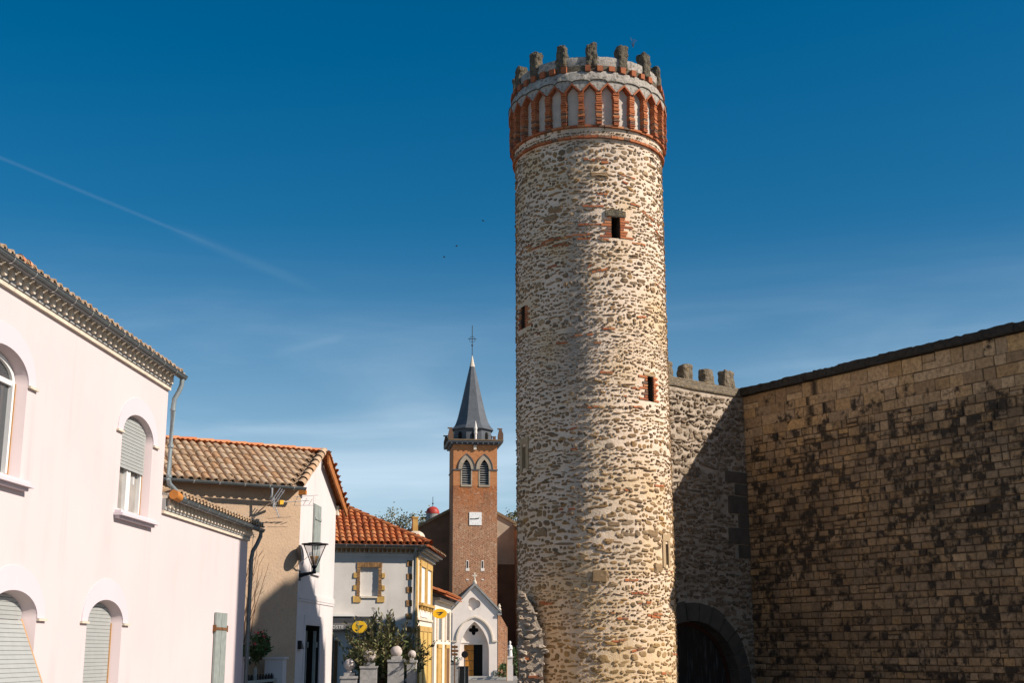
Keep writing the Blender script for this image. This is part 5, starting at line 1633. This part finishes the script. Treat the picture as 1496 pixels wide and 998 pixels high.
# cornice with brackets
m = MB(kf); m.box(-.22, W + .22, -TD - .2, .20, 19.56, 19.72); m.box(-.48, W + .48, -TD - .45, .45, 19.725, 19.86); co = m.build('tower_cornice', M['slate'], kc)
m = MB(kf); m.box(-.50, W + .50, -TD - .5, .50, 19.865, 19.97); m.build('lichened_ledge', M['ledge_stone'], co)
m = MB(kf)
for q in range(10):
    u = -.2 + q * (W + .3) / 9; m.box(u - .06, u + .06, .2, .42, 19.58, 19.722)
m.each('bracket', M['slate'], co)
for u, v in ((-.32, .30), (W + .22, .30), (-.32, -TD - .2), (W + .22, -TD - .2)):
    m = MB(kf); m.prism([(u - .18, 20.02), (u + .28, 20.02), (u + .28, 20.5), (u + .12, 20.9), (u - .06, 20.9), (u - .18, 20.4)], v - .25, v + .05); m.box(u - .22, u + .2, v - .2, v, 20.905, 21.0)
    m.build('corner_acroterion', M['church_dark'], kc)
SC, SV = 1.80, -TD / 2


def octo(m, prof, n=8, a0=math.pi / 8):
    return m.lathe(SC, SV, prof, n, a0, a0 + 2 * math.pi)


m = MB(kf); octo(m, [(1.76, 20.02), (1.76, 21.12)]); dr = m.build('spire_drum', M['slate'], kc)
for q in range(8):
    t = math.pi / 8 + math.pi / 4 * (q + .5)
    if math.sin(t) > -.3:
        u, v = SC + 1.63 * math.cos(t), SV + 1.63 * math.sin(t); m = MB(kf); m.lathe(u, v, [(.001, 20.2), (.17, 20.22), (.17, 20.62), (.10, 20.78), (.001, 20.82)], 8); m.build('lucarne', M['dark'], dr)
m = MB(kf); octo(m, [(1.98, 21.05), (1.98, 21.12), (1.70, 21.42), (1.48, 21.85), (1.30, 22.4), (1.10, 23.2), (.93, 23.9), (.55, 25.6), (.14, 27.35), (.001, 27.4)]); sp = m.build('spire', M['slate'], kc)
m = MB(kf); octo(m, [(.26, 26.9), (.12, 27.5), (.03, 27.95)]); m.build('spire_cap', M['cream_stone'], sp)
m = MB(kf); m.tube([(SC, SV, 27.8), (SC, SV, 30.75)], .035, 6); m.tube([(SC - .38, SV, 29.5), (SC + .38, SV, 29.5)], .03, 6)
for q in (-1, 1):
    m.tube([(SC, SV, 29.2), (SC + q * .25, SV, 29.3), (SC + q * .2, SV, 29.62), (SC, SV, 29.75)], .02, 5)
m.sphere(SC, SV, 28.9, .09, 8); m.build('weather_cross', M['iron'], sp)
m = MB(kf); m.lathe(1.88, .34, [(.10, 19.97), (.10, 20.45), (.15, 20.5), (.12, 20.8), (.16, 20.9), (.02, 21.6)], 8); m.build('pinnacle', M['porch_stone'], kc)
m = MB(kf); m.box(1.74, 2.0, -.02, .16, 19.1, 19.5); m.build('stone_boss', M['cream_stone'], kc)
# nave behind the tower
NB = -3.2
m = MB(kf); m.prism([(-5.6, 0), (9.4, 0), (9.4, 11.2), (1.9, 15.1), (-5.6, 11.2)], NB - 16, NB); m.build('nave', M['church_dark'], kc)
m = MB(kf); m.prism([(W + .02, 9.5), (W + 2.3, 9.5), (W + 2.3, 13.0), (W + .02, 14.15)], NB, NB + .03); m.build('worn_render', M['church_pale'], kc)
m = MB(kf); m.prism([(-5.75, 11.3), (-5.75, 11.05), (1.9, 15.05), (9.6, 11.05), (9.6, 11.3), (1.9, 15.33)], NB - 16.2, NB + .22); m.build('nave_roof', M['ledge_stone'], kc)
m = MB(kf); m.prismz([(5.75, NB + .002), (11, NB + .002), (11, .2), (5.75, .2)], 0, 12.4); chp = m.build('flank_shadow_block', M['church_brick'], kc)  # unseen block added to cast the shadow on the right church flank
slab([kf(5.6, .45, 12.40), kf(11.2, .45, 12.40), kf(11.2, -3.2, 13.0), kf(5.6, -3.2, 13.0)], .12, 'shadow_block_roof', M['ledge_stone'], chp)
m = MB(kf); m.box(5.7, 11.05, -.02, .32, 12.0, 12.25); m.build('shadow_block_cornice', M['ledge_stone'], chp)
for c in (7.0, 9.5):
    o2, i2 = ogive_pts(c, .75, 7.4, 1.4), ogive_pts(c, .52, 7.4, 1.05); m = MB(kf)
    for q in range(len(o2) - 1):
        m.prism([o2[q], o2[q + 1], i2[q + 1], i2[q]], .15, .27)
    m.box(c - .75, c - .52, .15, .27, 4.2, 7.4); m.box(c + .52, c + .75, .15, .27, 4.2, 7.4); m.box(c - .85, c + .85, .15, .32, 4.0, 4.195); w = m.build('shadow_block_window', M['belfry_stone'], chp)
    m = MB(kf); m.prism(i2 + [(c - .52, 4.2), (c + .52, 4.2)], .16, .215); m.build('leaded_glass', M['glass'], w)
m = MB(kf); m.box(W + .01, W + .8, NB, .55, 0, 4.0); m.prismz; i = [m.p(u, v, z) for u, v, z in ((W + .01, NB, 4.0), (W + .8, NB, 4.0), (W + .8, .55, 4.0), (W + .01, .55, 4.0), (W + .01, NB, 5.4), (W + .01, .4, 5.4))]
for f in ((1, 2, 5, 4), (3, 5, 2), (0, 4, 1), (0, 3, 5, 4)):
    m.f.append([i[q] for q in f])
m.build('buttress', M['church_brick'], kc, recalc=False)
# porch
PV = 1.5; PC = 1.72
m = MB(kf)
ar = ogive_pts(PC, 1.22, 2.0, 2.48, 12)
# arch opening runs to the ground
hexa = [(PC - .06 + (.40 + .16 * abs(math.cos(1.5 * t))) * math.cos(t), 5.92 + (.40 + .16 * abs(math.cos(1.5 * t))) * math.sin(t)) for t in np.linspace(0, 2 * math.pi, 48, endpoint=False)]
front = [(-.12, 0), (PC - 1.22, 0)] + ar[::-1] + [(PC + 1.22, 0), (3.62, 0), (3.62, 5.15), (3.78, 5.25), (PC, 7.40), (-.30, 5.25), (-.12, 5.15)]
m.holes(front, [hexa], PV); po = m.build('porch', M['porch_stone'], kc, recalc=False)
m = MB(kf); m.face((-.12, 0, 0), (-.12, PV, 0), (-.12, PV, 5.15), (-.12, 0, 5.15)); m.face((3.62, 0, 0), (3.62, PV, 0), (3.62, PV, 5.15), (3.62, 0, 5.15))
m.strip([(PC + 1.22, 0)] + ar + [(PC - 1.22, 0)], PV, .85); m.strip(hexa, PV, PV - .34, True); m.box(PC - .75, PC + .65, PV - .38, PV - .34, 5.25, 6.6)
m.build('porch_reveals', M['porch_stone'], po, recalc=False)
m = MB(kf); m.holes([(PC - 1.3, 0), (PC - .80, 0), (PC - .80, 2.62), (PC + .75, 2.62), (PC + .75, 0), (PC + 1.3, 0), (PC + 1.3, 4.6), (PC - 1.3, 4.6)], [[(PC + (.22 + .19 * abs(math.cos(2 * t))) * math.cos(t), 3.80 + (.22 + .19 * abs(math.cos(2 * t))) * math.sin(t)) for t in np.linspace(0, 2 * math.pi, 64, endpoint=False)]], .86)
m.box(PC - 1.2, PC + 1.2, .86, .92, 2.75, 2.85); m.build('tympanum', M['porch_stone'], po, recalc=False)
m = MB(kf); m.face((PC - 1.3, .55, 2.7), (PC + 1.3, .55, 2.7), (PC + 1.3, .55, 4.5), (PC - 1.3, .55, 4.5)); m.face((PC, .5, 0), (PC + .8, .5, 0), (PC + .8, .5, 2.65), (PC, .5, 2.65)); m.build('dark_interior', M['dark'], po, recalc=False)
m = MB(kf)
for q in range(4):
    a = PC - .79 + q * .205; m.box(a, a + .198, .60, .68, .02, 2.6)
dd = m.build('door', M['door_wood'], po)
m = MB(kf)
for z in (.5, 1.3, 2.1):
    m.box(PC - .78, PC + .02, .681, .70, z, z + .06)
m.build('door_straps', M['old_wood'], dd)
oa, ia = ogive_pts(PC, 1.56, 2.95, 1.98, 12), ogive_pts(PC, 1.44, 2.95, 1.86, 12)
m = MB(kf)
for q in range(len(oa) - 1):
    m.prism([oa[q], oa[q + 1], ia[q + 1], ia[q]], PV, PV + .12)
m.box(PC - 1.95, PC - 1.44, PV, PV + .12, 2.84, 2.945); m.box(PC + 1.44, PC + 1.92, PV, PV + .12, 2.84, 2.945)
m.build('arch_moulding', M['cream_stone'], po)
m = MB(kf)
for sg in (-1, 1):
    a, b = PC + sg * 2.06, PC
    m.prism([(PC, 7.42), (PC + sg * 2.22, 5.16), (PC + sg * 2.22, 5.36), (PC, 7.66)], -.02, PV + .22)
    m.box(min(PC + sg * 1.9, PC + sg * 2.25), max(PC + sg * 1.9, PC + sg * 2.25), PV - .3, PV + .2, 5.0, 5.155)
    m.box(min(PC + sg * 1.62, PC + sg * 1.9), max(PC + sg * 1.62, PC + sg * 1.9), PV, PV + .14, 0, .55)
m.build('gable_coping', M['grey_coping'], po)
m = MB(kf); m.lathe(PC, PV, [(.17, 7.55), (.17, 7.75), (.09, 7.85), (.08, 8.0)], 8); m.box(PC - .06, PC + .06, PV - .06, PV + .06, 7.9, 8.5); m.box(PC - .2, PC + .2, PV - .055, PV + .055, 8.18, 8.3); m.build('stone_cross', M['cream_stone'], po)
for sg in (-1, 1):
    m = MB(kf); m.lathe(PC + sg * 2.08, PV, [(.14, 5.36), (.16, 5.5), (.08, 5.6), (.13, 5.72), (.02, 5.95)], 8); m.build('finial', M['cream_stone'], po)

# red dome behind the church
dm = thing('domed_turret', (-8.0, 133, 0), 'small round turret with a red painted dome behind the church roof', 'turret')
m = MB(); m.lathe(-8.27, -133, [(.66, 0), (.66, 16.0)], 20); m.build('turret_wall', M['grey_coping'], dm)
m = MB(); m.lathe(-8.27, -133, [(.70, 15.95)] + [(.70 * math.cos(t), 16.05 + .66 * math.sin(t)) for t in np.linspace(0, 1.5, 8)], 24); m.build('dome', M['red_dome'], dm, smooth=40)
m = MB(); m.tube([(-8.27, -133, 16.65), (-8.27, -133, 17.7)], .03, 5); m.sphere(-8.27, -133, 17.0, .09, 8); m.build('finial', M['iron'], dm)

# ------------------------------------------------------------------ trees, bush, pillars, small things
def tree(label, x, y, h, rad, n, leaf, seed, mat='olive_leaf', group=None):
    rng = np.random.default_rng(seed); t = thing('broadleaf_tree', (x, y, 0), label, 'tree', group)
    cz = h - rad[2]
    V, F = leaves(clumps((x, y, cz), rad, n, 46, rng, .26), .8, leaf, rng, .6); mesh_obj('crown', V, F, M[mat], t)
    m = MB(); m.tube([(x, -y, 0), (x + .1, -y, cz * .5), (x, -y, cz), (x + .1, -y, cz + rad[2] * .6)], [.28, .22, .14, .04], 8)
    for q in range(12):
        a = rng.uniform(0, 6.28); z0 = rng.uniform(cz * .6, cz); r = rng.uniform(.5, .9)
        m.tube([(x, -y, z0), (x + math.cos(a) * rad[0] * r * .5, -(y + math.sin(a) * rad[1] * r * .5), z0 + rad[2] * .4), (x + math.cos(a) * rad[0] * r, -(y + math.sin(a) * rad[1] * r), z0 + rad[2] * .9)], [.09, .05, .015], 5)
    m.build('trunk', M['bark'], t)


tree('sparse broadleaf tree whose crown top shows left of the church roof', -12.0, 140, 17.4, (2.6, 2.2, 2.6), 1300, .27, 61)
tree('small tree top just left of the red dome', -9.6, 141, 16.6, (1.5, 1.6, 2.4), 900, .30, 62)
tree('tree top peeping over the right church roof beside the round tower', .2, 135, 16.3, (1.8, 2, 2.2), 1100, .30, 63)

# feathery bush behind the stone pillars
bc = Vector((-3.72, 37.15, 1.14)); rb = np.random.default_rng(71)
bu = thing('feathery_bush', (bc.x, bc.y, 0), 'large feathery dark green bush with upright shoots in front of the grey house', 'bush')
st = MB(); LP, LT, TP = [], [], []
for q in range(230):
    a = rb.uniform(0, 6.28); lean = rb.uniform(.0, 1.15) ** .8; ln = .88 * rb.uniform(1.2, 2.3) * (1 - .2 * lean)
    d0 = np.array([math.cos(a) * math.sin(lean), math.sin(a) * math.sin(lean) * .7, math.cos(lean)])
    base = np.array([bc.x + rb.normal(0, .22), bc.y + rb.normal(0, .2), bc.z + rb.uniform(-.1, .25)])
    pts = [base + d0 * ln * f + np.array([0, 0, .10 * f * f]) + rb.normal(0, .02, 3) for f in np.linspace(0, 1, 7)]
    st.tube([(p_[0], -p_[1], p_[2]) for p_ in pts], list(np.linspace(.012, .003, 7)), 4)
    for f in np.linspace(.18, 1.0, 46):
        i = min(5, int(f * 6)); p_ = pts[i] + (pts[i + 1] - pts[i]) * (f * 6 - i)
        LP.append(p_ + rb.normal(0, .025, 3)); dd_ = d0 + rb.normal(0, .65, 3); LT.append(dd_ / np.linalg.norm(dd_)); TP.append(f)
st.build('stems', M['twig'], bu)
LP, LT, TP = np.array(LP), np.array(LT), np.array(TP)
for nm, sel, mt in (('foliage', TP < .72, 'bush_leaf'), ('shoot_tips', TP >= .72, 'bush_tip')):
    P_, D_2 = LP[sel], LT[sel]; e = np.cross(D_2, rb.normal(0, 1, D_2.shape)); e /= np.linalg.norm(e, axis=1)[:, None]
    L_ = rb.uniform(.085, .175, len(P_))[:, None]; V = np.stack([P_, P_ + D_2 * L_ * .5 + e * L_ * .19, P_ + D_2 * L_, P_ + D_2 * L_ * .5 - e * L_ * .19], 1).reshape(-1, 3)
    mesh_obj(nm, V, [(4 * i, 4 * i + 1, 4 * i + 2, 4 * i + 3) for i in range(len(P_))], M[mt], bu)

# stone pillars with balls: (u left, u right, top, ball centre, ball radius, ball z)
PIL = [(-4.98, -4.46, 1.44, -4.735, .185, 1.77, 'shortest stone pillar with a ball, leftmost of the row before the grey house'),
       (-4.42, -3.90, 1.72, -4.17, .205, 2.02, 'stone pillar with the largest ball in front of the feathery bush'),
       (-3.63, -3.12, 1.90, -3.39, .185, 2.13, 'tall stone pillar with a pale ball right of the feathery bush'),
       (-3.08, -2.78, 1.88, -2.93, .125, 2.055, 'slim stone pillar with a small ball, rightmost of the row by the yellow front')]
for a, b, zt, bc_, br_, bz, lab in PIL:
    a, b, bc_, br_ = (.955 * q for q in (a, b, bc_, br_ * .93)); zt, bz = 2.1 + .955 * (zt - 2.1), 2.06 + .955 * (bz - 2.1)
    t = thing('stone_pillar', ((a + b) / 2, 36.5, 0), lab, 'pillar', 'ball-topped stone pillars')
    m = MB(Fr(0, 36.3, 90)); m.box(a + .02, b - .02, -.48, 0, 0, zt - .10); m.build('shaft', M['granite'], t)
    m = MB(Fr(0, 36.3, 90)); m.rbox(a, b, -.50, .02, zt - .095, zt - .03, .004); m.rbox(a + .1, b - .1, -.40, -.08, zt - .028, zt + .06, .004); m.build('cap', M['granite'], t)
    m = MB(Fr(0, 36.3, 90)); m.sphere(bc_, -.22, bz, br_, 24); m.lathe(bc_, -.22, [(.09, zt + .05), (.07, bz - br_ * .9)], 10); m.build('ball', M['ball_stone'], t, smooth=50)
m = MB(Fr(0, 37.9, 90)); m.box(-5.4, -2.9, -.3, 0, 0, 1.15); tag(m.build('garden_wall', M['cream_render']), 'low cream garden wall behind the ball-topped pillars', 'wall')

# planter, bins and signs before the church
pb = thing('flower_planter', (-3.0, 66, 0), 'tall grey planter with white flowers in front of the church porch', 'planter')
m = MB(Fr(0, 66, 90)); m.box(-3.25, -2.72, -.5, 0, 0, 1.50); m.box(-3.29, -2.68, -.54, .04, 1.505, 1.55); m.build('box', M['granite'], pb)
rq = np.random.default_rng(81); V, F = leaves(clumps((-2.98, 66.2, 1.66), (.32, .25, .13), 260, 12, rq, .3), .8, .10, rq, .6); mesh_obj('foliage', V, F, M['green_leaf'], pb)
V, F = leaves(clumps((-2.98, 66.15, 1.70), (.34, .25, .12), 120, 9, rq, .2), .9, .09, rq, .9); mesh_obj('flowers', V, F, M['white_petal'], pb)
bb = thing('black_bin', (-2.5, 66, 0), 'black rubbish container right of the white flower planter', 'bin')
m = MB(Fr(0, 66, 90)); m.rbox(-2.69, -2.25, -.55, .02, .06, 1.30, .01); m.build('body', M['iron'], bb)
m = MB(Fr(0, 66, 90)); m.rbox(-2.71, -2.23, -.57, .04, 1.305, 1.36, .006); m.build('lid', M['iron'], bb)
rs = thing('round_road_sign', (-2.38, 64, 0), 'round road sign seen from its dark back on a thin post before the church door', 'road sign')
m = MB(Fr(0, 64, 90)); m.tube([(-2.345, -.03, 0), (-2.345, -.03, 1.95)], .022, 6); m.build('post', M['zinc'], rs)
f = Fr(-2.345, 64, 90, 1.94); m = MB(f); m.prism([(.165 * math.cos(t), .165 * math.sin(t)) for t in np.linspace(0, 2 * math.pi, 24, endpoint=False)], -.01, .015); m.build('disc', M['iron'], rs)
fp = thing('finger_post', (-2.88, 66, 0), 'brown wooden finger post standing beside the white flower planter', 'signpost')
m = MB(Fr(0, 65.6, 90)); m.tube([(-2.90, 0, 0), (-2.90, 0, 2.40)], .03, 6); m.build('post', M['old_wood'], fp)
for z, w in ((2.24, .17), (2.05, .2), (1.88, .16)):
    m = MB(Fr(0, 65.6, 90)); m.prism([(-2.90 - w, z), (-2.90 + w * .7, z), (-2.90 + w, z + .06), (-2.90 + w * .7, z + .12), (-2.90 - w, z + .12)], .03, .06); m.build('arm', M['old_wood'], fp)

# painted statue on a pedestal
so = thing('saint_statue', (-.22, 96, 0), 'white painted statue on a pedestal between the church and the round tower', 'statue')
m = MB(Fr(0, 96, 90)); m.box(-.44, .0, -.5, -.06, 0, 1.1); m.box(-.40, -.04, -.46, -.10, 1.105, 1.62); m.box(-.46, .02, -.52, -.04, 1.625, 1.72); m.build('pedestal', M['porch_stone'], so)
m = MB(Fr(0, 96, 90)); m.lathe(-.22, -.28, [(.17, 1.72), (.18, 1.8), (.14, 2.2), (.16, 2.4), (.13, 2.5), (.055, 2.54), (.05, 2.58), (.085, 2.66), (.08, 2.75), (.03, 2.81), (.001, 2.815)], 14)
m.tube([(-.34, -.28, 2.42), (-.37, -.18, 2.22), (-.26, -.08, 2.24)], [.05, .045, .035], 6); m.tube([(-.10, -.28, 2.42), (-.07, -.18, 2.22), (-.18, -.08, 2.24)], [.05, .045, .035], 6)
b = m.build('figure', M['statue'], so, smooth=60)
m = MB(Fr(0, 96, 90)); m.lathe(-.22, -.28, [(.185, 1.75), (.19, 1.85), (.15, 2.2), (.165, 2.38)], 10, math.pi * .75, math.pi * 1.35); m.build('robe', M['statue_red'], b, smooth=60, recalc=False)
rp_ = MB(Fr(0, 94, 90)); rp_.tube([(-.44, 0, 0), (-.44, 0, 2.0)], .035, 6); tag(rp_.build('rust_post', M['rust_rail']), 'thin rusty orange post left of the white statue', 'post')
shrub('low_shrub', 'small green shrub at the foot of the white statue', (-.8, 104.0, .55), (.6, .6, .55), 700, .16, M['green_leaf'], 91)
shrub('low_shrub', 'taller leafy plant between the white statue and the round tower', (.12, 99.0, 1.5), (.35, .4, .9), 500, .16, M['green_leaf'], 92)

# birds
for x, y, z, ang, lab in ((-3.27, 140, 50.3, .5, 'tiny dark bird, highest and rightmost of three in the blue sky'), (-6.32, 140, 47.26, -.4, 'tiny dark bird, middle one of three in the blue sky'), (-7.72, 140, 45.95, .1, 'tiny dark bird, lowest and leftmost of three in the blue sky')):
    f = Fr(x, y, 90 + math.degrees(ang), z); m = MB(f)
    m.tube([(-.14, 0, 0), (-.05, 0, .01), (.06, 0, .01), (.16, 0, .03)], [.01, .04, .045, .012], 6)
    for sg in (-1, 1):
        m.face((.06, 0, .02), (-.06, 0, .02), (-.08, sg * .16, .09), (-.02, sg * .32, .05), (.05, sg * .16, .09))
    tag(m.build('bird', M['bird'], None, recalc=False), lab, 'bird', 'birds in the sky')

# ------------------------------------------------------------------ unseen building outside the frame, added to cast shadow on the left houses
u_s = Vector((math.sin(SUN_AZ), math.cos(SUN_AZ), 0)); q_s = Vector((u_s.y * -1, u_s.x, 0))
te = math.tan(SUN_EL)


def mp(q, c, z):
    return u_s * c + q_s * q + Vector((0, 0, z))


mh = thing('shadow_building', tuple(mp(26, 3, 0)), 'unseen building outside the frame, added to cast shadow on the gabled house', 'house')
C0, C1 = 4.2, 8.2
H = lambda z, c=C0, ref=-15.2: z + .5 + (c - ref) * te


def extr(poly, c0, c1, name, mat, parent):
    n = len(poly); V = [mp(q, c0, z) for q, z in poly] + [mp(q, c1, z) for q, z in poly]
    F = [tuple(range(n)), tuple(range(2 * n - 1, n - 1, -1))] + [(i, (i + 1) % n, n + (i + 1) % n, n + i) for i in range(n)]
    return mesh_obj(name, V, F, mat, parent, recalc=True)


QN = 28.34
extr([(QN - 2.8, 0), (QN + 2.74, 0), (QN + 2.78, H(2.45)), (QN + 2.4, H(2.95)), (QN + 2.0, H(3.1)), (QN + 1.35, H(3.62)), (QN + .75, H(3.9)), (QN, H(3.98)), (QN - .55, H(3.45)), (QN - .6, H(3.6)), (QN - 1.2, H(3.3)), (QN - 1.25, H(2.9)), (QN - 2.8, H(2.2))], C0, C1, 'shadow_gable', M['rampart_mortar'], mh)
for q, zz in ((.78, 4.25), (1.4, 4.0), (2.05, 3.55), (2.5, 3.25), (2.85, 2.85), (2.9, 2.45)):  # spikes added to make the edge of the cast shadow jagged
    P_ = mp(QN + q, C0 + .3, 0); m = MB(); m.lathe(P_.x, -P_.y, [(.10, H(zz) - 1.2), (.10, H(zz) - .5), (.02, H(zz) + .1)], 6); m.build('finial', M['merlon'], mh)
extr([(22.64, 0), (QN - 2.802, 0), (QN - 2.802, H(5.6, C0, -13.15)), (22.64, H(5.6, C0, -13.15))], C0 + .002, C1, 'turret', M['rampart_mortar'], mh)  # taller block added to throw shade on the end of the pink wing
